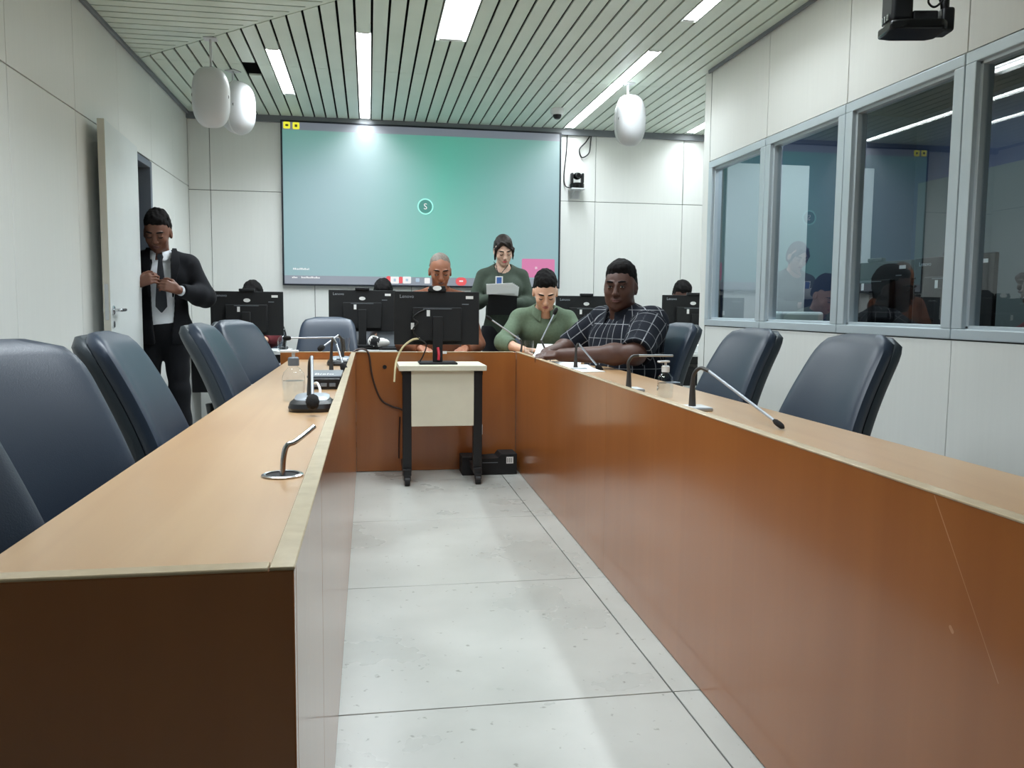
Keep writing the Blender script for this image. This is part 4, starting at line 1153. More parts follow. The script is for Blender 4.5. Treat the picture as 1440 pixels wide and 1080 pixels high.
# ================================================================== VIDEO SCREEN
def screen_mat():
    m = bpy.data.materials.new('screen_picture'); m.use_nodes = True; nt = m.node_tree; p = nt.nodes['Principled BSDF']
    tc = nt.nodes.new('ShaderNodeTexCoord'); sp = nt.nodes.new('ShaderNodeSeparateXYZ'); nt.links.new(tc.outputs['Object'], sp.inputs[0])
    def M(op, a, b=None, c=None, cl=False):
        q = nt.nodes.new('ShaderNodeMath'); q.operation = op; q.use_clamp = cl
        for i, v in enumerate((a, b, c)):
            if v is None: continue
            if isinstance(v, (int, float)): q.inputs[i].default_value = v
            else: nt.links.new(v, q.inputs[i])
        return q.outputs[0]
    X, Z = sp.outputs[0], sp.outputs[2]         # metres from the picture centre
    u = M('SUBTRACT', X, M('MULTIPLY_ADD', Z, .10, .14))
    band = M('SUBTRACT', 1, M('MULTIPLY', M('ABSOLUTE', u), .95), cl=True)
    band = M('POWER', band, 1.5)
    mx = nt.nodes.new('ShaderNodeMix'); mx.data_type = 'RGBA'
    mx.inputs[6].default_value = lin(98, 148, 152); mx.inputs[7].default_value = lin(24, 170, 146)  # grey-blue sides: wash of the ceiling lamps painted into the picture
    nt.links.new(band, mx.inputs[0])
    # greener towards the top of the picture
    tp_ = M('MULTIPLY', M('MULTIPLY_ADD', Z, 1.6, -.35, cl=True), .75)
    m2 = nt.nodes.new('ShaderNodeMix'); m2.data_type = 'RGBA'; nt.links.new(tp_, m2.inputs[0]); nt.links.new(mx.outputs[2], m2.inputs[6]); m2.inputs[7].default_value = lin(44, 138, 108)
    # grey bars of the call window at the top and the bottom
    bar = M('MAXIMUM', M('GREATER_THAN', Z, .632), M('LESS_THAN', Z, -.625))
    m3 = nt.nodes.new('ShaderNodeMix'); m3.data_type = 'RGBA'; nt.links.new(bar, m3.inputs[0]); nt.links.new(m2.outputs[2], m3.inputs[6]); m3.inputs[7].default_value = lin(92, 98, 112)
    nt.links.new(m3.outputs[2], p.inputs['Emission Color']); p.inputs['Emission Strength'].default_value = .80
    p.inputs['Base Color'].default_value = lin(132, 134, 138); p.inputs['Roughness'].default_value = .55
    return m
SX, SZ, SY = .505, 1.961, YB - PT - .035
sc = thing('video_screen', 'large video screen on the back wall showing a teal call picture', 'screen', (SX, SY, SZ), 0)
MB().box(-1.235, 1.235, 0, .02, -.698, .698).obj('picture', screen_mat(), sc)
mb = MB(); mb.box(-1.25, 1.25, -.006, .034, .698, .712, bev=.002).box(-1.25, 1.25, -.006, .034, -.712, -.698, bev=.002).box(-1.25, -1.235, -.006, .034, -.698, .698, bev=.002).box(1.235, 1.25, -.006, .034, -.698, .698, bev=.002)
mb.obj('frame', mat('screen_frame', lin(24, 30, 40), .4), sc)
E_W = emis('screen_white', (1, 1, 1, 1), .85); E_RED = emis('screen_red', lin(240, 92, 96), .9); E_PINK = emis('screen_pink', lin(222, 128, 176), .85)
E_YEL = emis('screen_yellow', lin(238, 236, 60), .95); E_CY = emis('screen_cyan', lin(170, 250, 238), .95); E_TEAL = emis('screen_teal_disc', lin(84, 168, 156), .7); E_BLUE = emis('screen_pale_blue', lin(190, 215, 235), .8); E_DK = emis('screen_dark', lin(90, 90, 40), .5)
RX = Matrix.Rotation(pi / 2, 4, 'X')
def sbox(n, x, z, w_, h_, m, y=-.003, parent=sc, r=0.):
    pts = []
    r = min(r, w_ / 2, h_ / 2)
    if r > 0:
        for cx, cz, a0 in ((w_ / 2 - r, h_ / 2 - r, 0), (-w_ / 2 + r, h_ / 2 - r, 90), (-w_ / 2 + r, -h_ / 2 + r, 180), (w_ / 2 - r, -h_ / 2 + r, 270)):
            for i in range(6): a = radians(a0 + 18 * i); pts.append((cx + r * cos(a), cz + r * sin(a)))
    else: pts = [(w_ / 2, h_ / 2), (-w_ / 2, h_ / 2), (-w_ / 2, -h_ / 2), (w_ / 2, -h_ / 2)]
    return MB().prism(pts, 0, -y, Matrix.Translation((x - SX, 0, z - SZ)) @ RX).obj(n, m, parent)
# participant disc with the letter S
ring = [];
for rr, dd in ((.072, -.002), (.060, -.002), (.060, -.004), (.072, -.004)): ring.append([Vector((rr * cos(2 * pi * k / 40) + .509 - SX, dd, rr * sin(2 * pi * k / 40) + 1.968 - SZ)) for k in range(40)])
MB().rings(ring + [ring[0]], cap=False).obj('avatar_ring', E_CY, sc)
MB().lathe([(0, 0), (.059, 0), (.059, .002), (0, .002)], 32, Matrix.Translation((.509 - SX, -.0005, 1.968 - SZ)) @ RX).obj('avatar_disc', E_TEAL, sc)
text('avatar_letter', 'S', .075, E_W, sc, Matrix.Translation((.509 - SX, -.0035, 1.966 - SZ)) @ RX)
# self-view tile, buttons, captions
sbox('self_view_tile', 1.551, 1.434, .31, .172, E_PINK, r=.012)
text('self_view_star', '*', .06, E_W, sc, Matrix.Translation((1.53 - SX, -.0035, 1.425 - SZ)) @ RX)
sbox('tile_caption', 1.435, 1.368, .055, .008, E_W, -.004)
sbox('hang_up_button', .834, 1.303, .10, .074, E_RED, r=.037)
sbox('hang_up_glyph', .834, 1.306, .035, .012, E_W, -.004)
sbox('call_button', .233, 1.307, .075, .062, E_W, r=.008); sbox('call_button', .342, 1.309, .075, .062, E_W, r=.008)
sbox('call_glyph', .233, 1.307, .02, .025, E_BLUE, -.004); sbox('call_glyph', .342, 1.309, .022, .022, E_BLUE, -.004)
sbox('red_pill', .287, 1.308, .035, .06, E_RED, r=.015); sbox('red_pill', .178, 1.312, .04, .06, E_RED, -.0025, r=.015)
sbox('call_button', .438, 1.310, .034, .034, E_BLUE, r=.004); sbox('call_button', .525, 1.305, .05, .05, E_W, r=.006); sbox('call_button', .655, 1.305, .05, .05, E_W, r=.006)
sbox('call_glyph', 1.60, 1.305, .03, .03, E_BLUE, r=.015)
sbox('corner_icon', -.692, 2.630, .058, .058, E_YEL, r=.01); sbox('corner_icon', -.613, 2.628, .058, .058, E_YEL, r=.01)
sbox('corner_glyph', -.690, 2.630, .026, .018, E_DK, -.004, r=.006); sbox('corner_glyph', -.613, 2.628, .022, .022, E_DK, -.004, r=.003)
# captions too small to read: strokes of uneven length
random.seed(3)
for x0, x1, z in ((-.655, -.515, 1.392), (-.665, -.62, 1.318), (-.585, -.425, 1.318)):
    mb = MB(); xx = x0
    while xx < x1:
        w_ = random.uniform(.004, .011); hh = random.choice((.010, .010, .016))
        mb.box(xx - SX, min(xx + w_, x1) - SX, -.003, -.001, z - .006 - SZ, z - .006 + hh - SZ); xx += w_ + .003
    mb.obj('caption_text', E_W, sc)

# ================================================================== CEILING AND WALL EQUIPMENT
M_SPK = mat('speaker_shell', lin(206, 208, 210), .38)
def make_pod(label, loc, rz, bracket):
    t = thing('ceiling_speaker', label, 'loudspeaker', loc, rz, 'hanging loudspeakers')
    def dome(y0, y1, w_, h_, m, n, nm):
        rs = []
        for i in range(13):
            a = pi / 2 * i / 12; f = cos(a) ** .55 if i < 12 else .02
            rs.append([Vector((px * f, y0 + (y1 - y0) * sin(a), pz * f)) for px, pz in sup(w_, h_, 40, 2.7)])
        return MB().rings(rs).obj(nm, m, t)
    dome(-.012, -.115, .112, .182, M_SPK, 0, 'front_cover'); dome(-.008, .10, .108, .178, M_SPK, 0, 'rear_shell')
    rs = [[Vector((px, y_, pz)) for px, pz in sup(.1135, .1835, 40, 2.7)] for y_ in (-.016, -.006)]
    MB().rings(rs).obj('seam_band', M_WHITE, t)
    for s_ in (-1, 1):
        MB().lathe([(0, 0), (.016, 0), (.016, .008), (0, .008)], 14, Matrix.Translation((s_ * .092, -.058, 0)) @ Matrix.Rotation(s_ * radians(40), 4, 'Z') @ Matrix.Rotation(pi / 2, 4, 'X')).obj('fixing_recess', M_BLACKM, t)
    if bracket:
        dz = ZC - loc[2]
        mb = MB(); mb.tube(spline([(0, .02, .16), (0, .03, .20), (0, .03, dz)], 4), .008, 10); mb.box(-.04, .04, -.01, .07, dz - .006, dz, bev=.001)
        mb.obj('bracket', M_SPK, t)
    return t
make_pod('pale grey egg-shaped loudspeaker hanging near the open door, its cover towards the room', (-.952, 5.55, 2.345), radians(4), True)
make_pod('bright white loudspeaker tucked behind the egg-shaped one near the door', (-.905, 6.28, 2.452), radians(58), True)
make_pod('pale grey egg-shaped loudspeaker hanging between the long lamp and the booth', (1.885, 6.02, 2.435), radians(6), True)
# dome camera
t = thing('dome_camera', 'small white dome camera on the ceiling slats near the long lamp', 'camera', (1.548, 6.92, ZC))
MB().lathe([(0, 0), (.055, 0), (.055, -.03), (.045, -.05), (.0, -.05)], 24).obj('housing', M_WHITE, t)
MB().lathe([(.036, -.045), (.034, -.066), (.022, -.082), (0, -.088)], 20).obj('dome', M_BLACK, t)
# pan-tilt camera on the back wall
M_BGLOSS = mat('black_gloss', lin(16, 16, 18), .22)
def ptz(label, loc, rz, s=1., flip=False):
    t = thing('conference_camera', label, 'camera', loc, rz)
    t.scale = (s, s, s)
    MB().lathe([(0, 0), (.068, 0), (.072, .01), (.072, .045), (.060, .052), (0, .052)], 28).obj('base', M_BGLOSS, t)
    for sd in (-1, 1): MB().box(sd * .054 - .012, sd * .054 + .012, -.032, .032, .05, .15, bev=.008).obj('yoke_arm', M_BLACK, t)
    MB().ball((0, 0, .122), (.042, .05, .036), 12).obj('head', M_BGLOSS, t)
    mb = MB(); mb.cyl((0, -.045, .122), (0, -.066, .122), .027, .025, 20); mb.obj('lens_barrel', M_BLACK, t)
    MB().cyl((0, -.0665, .122), (0, -.068, .122), .018, .018, 20).obj('lens', M_BGLOSS, t)
    return t
t = ptz('black pan-tilt camera on a small bracket beside the video screen', (1.895, YB - PT - .085, 2.165), 0, .92)
mb = MB(); mb.box(-.07, .07, -.07, .088, -.014, -.002, bev=.002).box(-.05, .05, .084, .090, -.09, .02, bev=.002).tube([(-.03, .085, -.08), (-.03, -.03, -.012)], .006, 8).tube([(.03, .085, -.08), (.03, -.03, -.012)], .006, 8)
mb.obj('wall_bracket', M_SPK, t)
MB().tube(spline([(1.815, YB - .03, ZC - .03), (1.808, YB - .025, 2.5), (1.79, YB - .02, 2.3), (1.80, YB - .03, 2.20), (1.84, YB - .035, 2.178)], 6), .005, 8).obj('camera_cable', M_CABLE, None, label='thin cable hanging down the back wall to the pan-tilt camera', cat='cable')
MB().tube(spline([(2.03, YB - .03, ZC - .05), (1.99, YB - .03, 2.60), (1.93, YB - .03, 2.53), (1.955, YB - .03, 2.46), (2.02, YB - .03, 2.50), (2.035, YB - .03, 2.60), (2.04, YB - .03, ZC - .05)], 6), .006, 8).obj('loose_cable', M_CABLE, None, label='loose cable loop hanging from the ceiling edge beside the loudspeaker', cat='cable')
# tracking camera hanging close by on the right
t = thing('tracking_camera', 'large black camera on a ceiling drop rod beside the windows', 'camera', (1.60, 2.32, 1.885), radians(-12)); t.scale = (.88, .88, .93)
MB().prism([(-.105, -.055), (-.06, -.07), (.06, -.07), (.085, -.05), (.085, .05), (.06, .07), (-.06, .07), (-.105, .055)], 0, .03, bev=.006).obj('tray', M_BGLOSS, t)
MB().box(-.098, -.028, -.05, .05, .03, .215, bev=.012, seg=3).obj('camera_body', M_BLACK, t)
MB().cyl((-.063, -.05, .14), (-.063, -.085, .14), .034, .032, 20).obj('lens_barrel', M_BGLOSS, t)
MB().box(-.028, .055, -.045, .045, .03, .062, bev=.006).obj('foot', M_BLACKM, t)
MB().box(.07, .112, -.04, .04, .0, .075, bev=.01, seg=3).obj('connector_box', M_BLACK, t)
mb = MB(); mb.tube([(.092, 0, .06), (.098, 0, .30), (.098, 0, (ZC - 1.885) / .93)], .014, 12); mb.box(.05, .146, -.048, .048, (ZC - 1.885) / .93 - .008, (ZC - 1.885) / .93, bev=.001); mb.obj('drop_rod', M_BLACK, t)
mb = MB(); mb.tube(spline([(.075, -.02, .07), (.06, -.03, .10), (.035, -.03, .115), (.025, -.03, .09), (.045, -.03, .075), (.07, -.03, .095), (.085, -.02, .14), (.09, -.016, .25)], 6), .0035, 7)
mb.tube(spline([(.095, -.03, .06), (.075, -.04, .09), (.09, -.03, .13), (.085, -.02, .2), (.09, -.018, .34)], 6), .004, 7); mb.obj('camera_cables', M_CABLE, t)
for i in range(3): MB().box(-.106, -.099, -.03 + .02 * i, -.02 + .02 * i, .035, .055, bev=.001).obj('connector', M_CHROME, t)

# ================================================================== MICROPHONES AND TABLE CLUTTER
M_FOAM = mat('foam_black', lin(16, 15, 15), .95, bump=.6, bscale=300)
def mic(label, base, rz, pts, foot='unit', arm=None, head=True, foamr=.017):
    """base on desk; pts = gooseneck curve in local coords, arm = straight silver tube"""
    t = thing('gooseneck_microphone', label, 'microphone', base, rz, 'gooseneck microphones')
    if foot == 'unit':
        rs = []
        for z, a, b, c in ((0, .072, .095, .0), (.012, .075, .10, .0), (.026, .07, .094, .0), (.034, .058, .078, .01)):
            rs.append([Vector((px, py + c, z)) for px, py in sup(a, b, 32, 3.2)])
        MB().rings(rs).obj('base', M_BLACK, t)
        MB().rings([[Vector((px, py + .012, z + .012 * (py + .08) / .16)) for px, py in sup(a, b, 28, 3.4)] for z, a, b in ((.030, .056, .072), (.034, .056, .072), (.036, .052, .068))]).obj('top_plate', M_SILVER, t)
        MB().box(-.018, .018, -.062, -.052, .0375, .0395, bev=.001, seg=1).obj('talk_button', M_GREYP, t)
    elif foot == 'plate':
        MB().box(-.055, .055, -.05, .05, 0, .012, bev=.004).obj('base', M_SILVER, t)
        MB().box(-.05, .05, -.045, .045, .0121, .0135, bev=.0006, seg=1).obj('top_plate', M_WHITE, t)
    elif foot == 'flush':
        ring = [[Vector((rr * cos(2 * pi * k / 32), rr * sin(2 * pi * k / 32), z)) for k in range(32)] for rr, z in ((.040, .0), (.041, .003), (.036, .005), (.033, .004), (.033, .0005))]
        MB().rings(ring, cap=False).obj('rim', M_CHROME, t)
        MB().lathe([(0, .0004), (.033, .0004), (.033, .0014), (0, .0014)], 28).obj('hole_plate', M_BLACKM, t)
    if pts:
        P = spline(pts, 6); n = len(P)
        MB().tube(P, [.0125 - .006 * min(1, i / (n * .35)) if foot != 'flush' else .0055 for i in range(n)], 10).obj('gooseneck', mat('gooseneck', lin(70, 68, 66), .4, metal=.4) if foot != 'flush' else M_CHROME, t)
        end = P[-1]
    else: end = Vector((0, 0, .03))
    if arm is not None:
        MB().cyl(end, Vector(arm), .0048, .0048, 10).obj('arm', M_SILVER, t); d_ = (Vector(arm) - end).normalized(); end = Vector(arm)
    else: d_ = (P[-1] - P[-2]).normalized()
    if head: MB().tube([end - d_ * .006, end + d_ * .004, end + d_ * .020, end + d_ * .036, end + d_ * .046], [foamr * .55, foamr * .9, foamr, foamr * .85, foamr * .3], 14).obj('foam_windscreen', M_FOAM, t)
    return t
ZT = ZD
mic('grey-topped microphone unit nearest the sanitiser bottle, neck bent double', (-.185, 2.80, ZT), 0, [(-.008, .03, .03), (-.010, .035, .09), (-.008, .03, .15), (.0, .01, .172)], 'unit', (.012, -.165, .055), foamr=.021)
mic('chrome gooseneck rising from the round hole in the table', (-.172, 1.70, ZT), 0, [(.0, .0, .0), (.002, .004, .035), (.008, .01, .058), (.022, .02, .064), (.038, .04, .074), (.058, .07, .088)], 'flush', None, False)
mic('microphone with a dark neck behind the black control box', (-.185, 4.18, ZT), 0, [(0, .05, .0), (0, .05, .08), (.004, .045, .15), (.012, .02, .178), (.03, -.04, .155)], 'plate', (.062, -.13, .06))
mic('grey-topped microphone unit beside the far corner of the left-hand table', (-.165, 4.92, ZT), 0, [(.012, .05, .03), (.012, .05, .1), (.006, .04, .15), (-.01, .02, .17)], 'unit', (-.09, -.12, .11))
mic('microphone with a long arm lying level before the empty chair', (-.16, 5.60, ZT), radians(0), [(.0, .0, .012), (.0, .0, .08), (-.005, .0, .12), (-.03, .0, .135)], 'plate', (-.345, .0, .128), foamr=.016)
mic('microphone with a level grey arm, beside the pump bottle on the right-hand table', (1.055, 3.30, ZT), 0, [(0, 0, .012), (0, 0, .08), (-.004, .0, .115), (.012, .0, .142), (.04, .0, .147)], 'plate', (.195, .02, .145), False)
mic('microphone arched over with a long sloping arm, on the right-hand table', (1.075, 2.66, ZT), 0, [(0, 0, .012), (0, 0, .09), (.003, -.005, .125), (.018, -.02, .143), (.035, -.05, .135)], 'plate', (.075, -.44, .02), True, foamr=.009)
mic('microphone with a black foam head in front of the man in the checked shirt', (1.125, 4.48, ZT), 0, [(0, 0, .012), (0, 0, .08), (.003, -.0, .125), (.014, .0, .145)], 'plate', (.118, -.02, .022), True)
mic('upright silver microphone in front of the young man in green', (1.15, 5.38, ZT), 0, [(0, 0, .012), (0, 0, .05), (-.02, .01, .10), (-.03, .02, .125)], 'plate', (.06, .04, .30), True, foamr=.014)
mic('slanting silver microphone before the woman with the folder', (1.03, 5.68, ZT), 0, [(0, 0, .012), (.01, 0, .06), (.01, 0, .10), (.0, .0, .12)], 'plate', (-.20, .02, .255), True, foamr=.012)

# sanitiser / pump bottles
def pump_bottle(label, loc, s=1., rz=0, faceted=False):
    t = thing('pump_bottle', label, 'bottle', loc, rz, 'clear pump bottles'); t.scale = (s, s, s)
    n = 8 if faceted else 28
    MB().lathe([(0, .002), (.034, .002), (.0385, .008), (.0385, .085), (.034, .102), (.020, .118), (.0145, .122), (.0145, .132), (0, .132)], n).obj('bottle', M_GLASS, t)
    MB().lathe([(0, .006), (.035, .006), (.0355, .074), (0, .074)], n).obj('liquid', M_GEL, t)
    MB().lathe([(0, .126), (.019, .126), (.019, .152), (.014, .156), (0, .156)], 20).obj('cap', M_GREYP if not faceted else M_WHITE, t)
    mb = MB(); mb.cyl((0, 0, .155), (0, 0, .172), .006, n=10); mb.box(-.045, .018, -.011, .011, .171, .180, bev=.003); mb.obj('pump', M_WHITE, t)
    return t
pump_bottle('clear sanitiser pump bottle on the left-hand table beside the microphone', (-.262, 3.02, ZT), 1.02)
pump_bottle('faceted clear pump bottle on the right-hand table', (1.11, 3.02, ZT), .80, .4, True)
pump_bottle('clear pump bottle on the white desk beside the back-row monitor', (-.655, 6.62, .73), .9, 0)
def tumbler(label, loc, r=.033, h=.10, fill=.5):
    t = thing('water_glass', label, 'glass', loc, 0, 'water glasses')
    MB().lathe([(0, .0), (r * .8, .0), (r, h), (r * .94, h), (r * .75, .006), (0, .006)], 24).obj('glass', M_GLASS, t)
    if fill: MB().lathe([(0, .007), (r * .74, .007), (r * (.74 + .19 * fill), h * fill), (0, h * fill)], 24).obj('water', M_GEL, t)
    return t
tumbler('tall clear tumbler on the far table before the empty chair', (-.155, 5.52, ZT), .035, .135, .45)
tumbler('glass of water on the far corner of the right-hand table', (1.075, 5.60, ZT), .036, .115, .5)
tumbler('small glass lying beside the pump bottle on the white desk', (-.645, 6.48, .73), .035, .075, 0)
# black control box with lettering
t = thing('control_box', 'black desk box with a grey lettered lid on the left-hand table', 'desk box', (-.185, 3.52, ZT), 0)
MB().box(-.062, .068, -.06, .28, .0, .044, bev=.004).obj('case', M_BLACK, t)
MB().box(-.066, .072, -.03, .285, .0445, .054, bev=.003).obj('lid', M_GREYP, t)
text('lettering', 'Bielo', .04, M_STICK, t, Matrix.Translation((.0, .05, .0545)) @ Matrix.Diagonal((1, 2.8, 1, 1)))
for i in range(3): MB().box(-.045 + .035 * i, -.02 + .035 * i, -.064, -.059, .012, .026, bev=.001).obj('socket', M_GREYP, t)
MB().tube(spline([(-.215, 3.42, ZT + .03), (-.20, 3.35, ZT + .035), (-.185, 3.25, ZT + .02), (-.18, 3.15, ZT + .006), (-.17, 3.02, ZT + .0055)], 6), .005, 8).obj('white_cable', M_STICK, None, label='short white cable leaving the black desk box', cat='cable')
MB().box(-.135, -.115, 2.93, 3.02, ZT, ZT + .003).obj('paper_slip', M_PAPER, None, label='small white paper slip beside the microphone unit', cat='paper')
# papers, spectacles, pen on the right-hand table
def sheet(label, loc, rz, w_=.21, h_=.297, n=1, name='paper_sheet', curl=.0):
    mb = MB(); rs = []
    for i in range(9):
        v = i / 8; z = curl * (v ** 3) + .0008
        rs.append([Vector((-w_ / 2, h_ * (v - .5), z)), Vector((w_ / 2, h_ * (v - .5), z)), Vector((w_ / 2, h_ * (v - .5), z + .0006 * n)), Vector((-w_ / 2, h_ * (v - .5), z + .0006 * n))])
    return mb.rings(rs).obj(name, M_PAPER, None, loc, rz, label=label, cat='paper', group='papers on the right-hand table')
sheet('open white booklet under the microphone of the man in the checked shirt', (1.135, 4.42, ZT), radians(6), .19, .26, 6, curl=.02)
sheet('white paper in front of the clasped hands', (1.12, 4.78, ZT), radians(-20), .2, .25, 4, curl=.015)
sheet('white paper standing up beside the glass of water', (1.16, 5.52, ZT), radians(-30), .15, .2, 2, curl=.09)
t = thing('spectacles', 'dark-rimmed spectacles lying on the right-hand table', 'glasses', (1.04, 4.98, ZT + .002), radians(15))
mb = MB()
for s_ in (-1, 1):
    mb.tube([(s_ * .034 + .025 * cos(a), 0, .024 + .020 * sin(a)) for a in [2 * pi * i / 16 for i in range(17)]], .0022, 6, cap=False)
mb.tube([(-.01, 0, .03), (0, 0, .034), (.01, 0, .03)], .002, 6); mb.obj('rims', M_BLACK, t)
for s_ in (-1, 1): MB().tube([(s_ * .06, 0, .032), (s_ * .062, .03, .03), (s_ * .05, .12, .012), (s_ * .045, .135, .003)], .002, 6).obj('temple', M_BLACK, t)
MB().lathe([(0, 0), (.02, 0), (.02, .001), (0, .001)], 16, Matrix.Translation((-.034, 0, .024)) @ RX).obj('lens', M_GLASS, t)
MB().lathe([(0, 0), (.02, 0), (.02, .001), (0, .001)], 16, Matrix.Translation((.034, 0, .024)) @ RX).obj('lens', M_GLASS, t)
# cables at the far corner, socket hole in the far table
MB().tube(spline([(-.13, 5.30, ZT + .006), (-.115, 5.36, ZT + .03), (-.08, 5.395, ZL + .012), (-.03, 5.41, ZL + .016), (.0, 5.408, ZL - .02), (.02, 5.405, ZL - .16), (.07, 5.40, ZL - .30), (.14, 5.40, ZL - .35), (.20, 5.40, ZL - .37), (.24, 5.40, ZL - .40)], 6), .0065, 8).obj('hanging_cable', mat('cable_brown', lin(58, 40, 32), .5), None, label='brown cable looping over the far table edge towards the cart', cat='cable')
MB().tube(spline([(.195, 5.405, .36), (.19, 5.405, .25), (.188, 5.40, .16), (.187, 5.39, .09)], 5), .005, 8).obj('hanging_cable', MATS['cable_brown'], None, label='thin brown cable dropping down the far table front behind the cart', cat='cable')
MB().lathe([(0, 0), (.013, 0), (.013, .003), (0, .003)], 20, Matrix.Translation((.099, 5.4198, .682)) @ RX).obj('cable_hole', M_BLACKM, bt).location = -bt.location
# PC case / power unit on the floor
t = thing('power_unit', 'black power unit lying on the floor beside the cart', 'power unit', (.77, 5.31, 0))
MB().prism([(-.19, 0), (.165, 0), (.165, .135), (.06, .135), (.045, .105), (-.06, .10), (-.075, .118), (-.19, .118)], -.085, .085, Matrix.Rotation(pi / 2, 4, 'X'), bev=.004).obj('case', M_BLACKM, t)
MB().box(.095, .14, -.0865, -.0855, .072, .115).obj('barcode_sticker', M_STICK, t)
for i in range(5): MB().box(.1 + .007 * i, .1025 + .007 * i, -.0872, -.0866, .078, .108).obj('barcode_bar', M_BLACKM, t)
MB().box(-.06, .04, -.0865, -.085, .078, .082).obj('handle_slot', M_GREYP, t)
# back desk clutter
t = thing('laptop', 'dark laptop half open on the white desk below the screen', 'laptop', (.142, 6.70, .73), radians(4))
MB().box(-.07, .07, -.12, .10, 0, .018, bev=.003).obj('keyboard_deck', M_BLACK, t)
MB().box(-.07, .07, -.004, .004, 0, .16, bev=.003, M=Matrix.Translation((0, .095, .018)) @ Matrix.Rotation(-.2, 4, 'X')).obj('lid', M_GREYP, t)
g_ = Solid((-.12, -.06, -.01), (.12, .06, .11), .005); g_.ell((0, 0, .035), (.085, .04, .034), None, .01).ell((-.045, 0, .055), (.035, .034, .036), None, .03).folds(.003, 8, 5, 40, 90); g_.cut((0, 0, .001), (0, 0, -1))
pm = mat('striped_pouch', lin(228, 226, 220), .8, nscale=9, col2=lin(22, 22, 24), stretch=(3, 1, 1)); pm.node_tree.nodes['Color Ramp'].color_ramp.elements[0].position = .48; pm.node_tree.nodes['Color Ramp'].color_ramp.elements[1].position = .5
link('striped_pouch', g_.mesh('striped_pouch'), pm, None, (.08, 6.63, .752), label='black and white striped pouch beside the laptop', cat='pouch')
g_ = Solid((-.06, -.06, -.01), (.06, .06, .19), .005); g_.ell((0, 0, .08), (.038, .035, .085), None, .01).folds(.004, 8, 9, 40, 90); g_.cut((0, 0, .001), (0, 0, -1))
link('patterned_bag', g_.mesh('patterned_bag'), pm, None, (-.175, 6.62, .73), label='small black and white patterned bag on the desk below the screen', cat='bag')
g_ = Solid((-.06, -.06, -.01), (.06, .06, .16), .005); g_.ell((0, 0, .06), (.045, .035, .068), None, .01).folds(.003, 8, 19, 40, 90); g_.cut((0, 0, .001), (0, 0, -1))
link('patterned_bag', g_.mesh('patterned_bag'), pm, None, (1.60, 6.76, .73), label='small black and white patterned bag behind the young man', cat='bag')
MB().tube(spline([(-1.20, 6.47, .736), (-1.17, 6.45, .80), (-1.13, 6.45, .775), (-1.10, 6.46, .74), (-1.06, 6.45, .79), (-1.03, 6.45, .82), (-1.02, 6.47, .74)], 6), .005, 8).obj('desk_cable', M_CABLE, None, label='tangled black cable on the white desk beside the standing man', cat='cable')
sheet('white papers on the desk beside the back-row pump bottle', (-.76, 6.47, .73), radians(80), .12, .2, 8, curl=.0)['group'] = 'papers on the back desks'
t = thing('telephone', 'black telephone handset standing on the white desk behind the pump bottle', 'telephone', (-.655, 6.72, .73))
MB().box(-.03, .03, -.05, .05, 0, .02, bev=.004).obj('cradle', M_BLACK, t)
MB().tube(spline([(0, .0, .02), (.012, .0, .09), (.002, .0, .15), (-.02, .0, .195)], 5), [.014] * 6 + [.012] * 6 + [.014] * 3 + [.018] * 1, 10).obj('handset', M_BLACK, t)
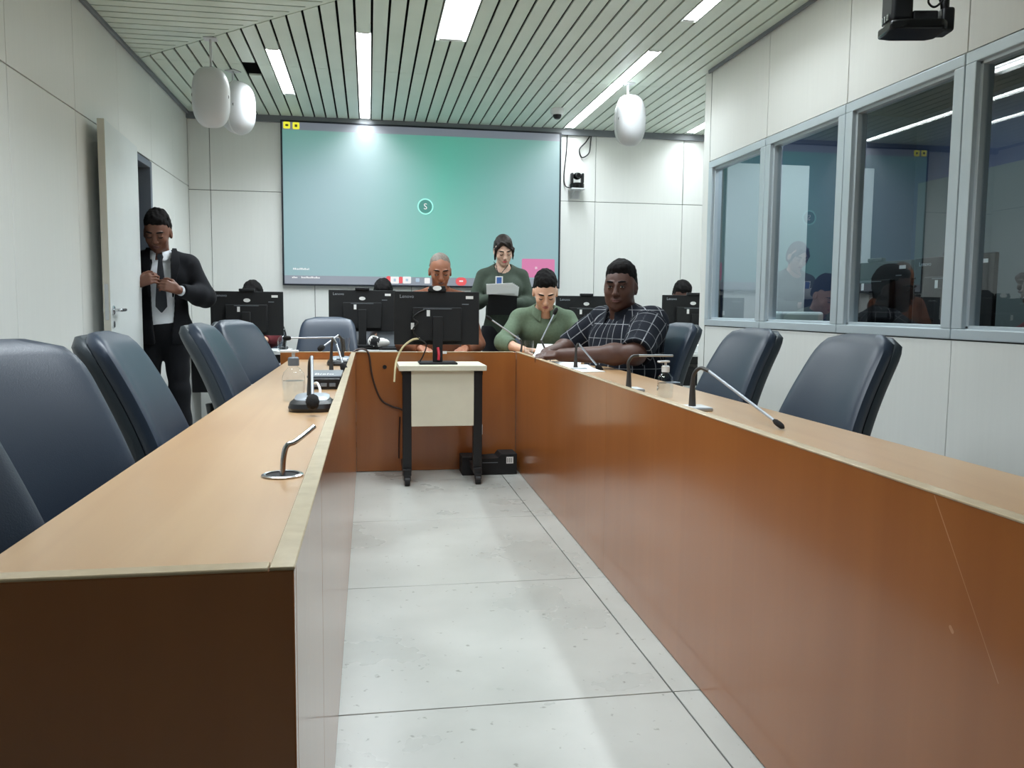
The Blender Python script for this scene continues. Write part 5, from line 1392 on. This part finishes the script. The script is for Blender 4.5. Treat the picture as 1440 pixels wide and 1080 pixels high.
# white cabinet in the recess
t = thing('low_cabinet', 'white cabinet with a black box on its shelf beside the booth corner', 'cabinet', (2.42, 6.05, 0))
MB().box(-.28, .28, -.2, .2, 0, .50, bev=.003).box(-.28, -.26, -.2, .2, .50, .74).box(.26, .28, -.2, .2, .50, .74).box(-.28, .28, -.2, .2, .72, .74, bev=.002).obj('carcass', M_WHITED, t)
MB().box(-.27, .27, -.205, -.2, .02, .48, bev=.001).obj('door', M_WHITED, t)
MB().box(2.22, 2.60, 5.90, 6.2, .502, .64, bev=.005).obj('equipment_box', M_BLACK, None, label='black equipment box on the shelf of the white cabinet', cat='equipment')
MB().box(2.24, 2.58, 5.92, 6.18, .742, .80, bev=.004).obj('paper_stack', M_PAPER, None, label='stack of white paper on the cabinet beside the booth corner', cat='paper')

# ================================================================== BOOTH CONTENTS
t = thing('booth_counter', 'dark counter running under the windows inside the booth', 'counter', (2.75, 2.9, 0))
MB().box(-.24, .24, -2.6, 2.55, .86, .89, bev=.003).obj('top', M_BLACK, t)
for yy in (-2.5, -.8, .9, 2.5): MB().box(-.2, .2, yy - .015, yy + .015, 0, .859).obj('leg', M_BLACK, t)
make_monitor('dark monitor inside the booth behind the second window', (2.70, 4.15, .89), radians(-84), False)
make_monitor('dark monitor inside the booth behind the wide dark window', (2.70, 3.55, .89), radians(-88), False)
make_monitor('dark monitor inside the booth behind the last window', (2.70, 2.72, .89), radians(-92), False)
t = thing('printer', 'pale printer with paper trays inside the booth behind the first window', 'printer', (2.72, 5.12, .89), 0)
MB().box(-.17, .17, -.2, .2, 0, .09, bev=.008).box(-.15, .15, -.18, .18, .09, .17, bev=.02, seg=3).obj('body', mat('printer_grey', lin(188, 198, 196), .4), t)
MB().box(-.19, -.165, -.12, .12, .03, .05, bev=.002).obj('tray', M_BLACK, t)
p = Person('dark figure seated inside the booth behind the wide dark window', (3.16, 3.30, 0), radians(90), .56, tl=.48, lean=.15, bend=.15, sw=.17, head=(0, .45, 0), skinm=SK_DARK)
for sd in (-1, 1):
    p.arm(sd, (sd * .25, .10, .93), (sd * .12, .22, .925), d=(-sd * .3, 1, 0), n=(0, 0, -1), t=(-sd, 0, 0), curl=(.2, .3, .2)); p.leg(sd, (sd * .11, .36, .53), (sd * .11, .34, .10), (sd * .12, .46, .035))
p.build_body(.0085); p.face(LIP_D, M_HAIRB); p.hair(M_HAIRB, .018, style='bob'); p.cloth('shirt', M_CLAR, .012, 1.8, hem=.56, h=.010); p.trousers(M_TRB, h=.011, waist=.66)
c = dup(ch0); c.location = (3.18, 3.30, 0); c.rotation_euler = (0, 0, radians(90)); c['label'] = 'chair under the dark figure inside the booth'
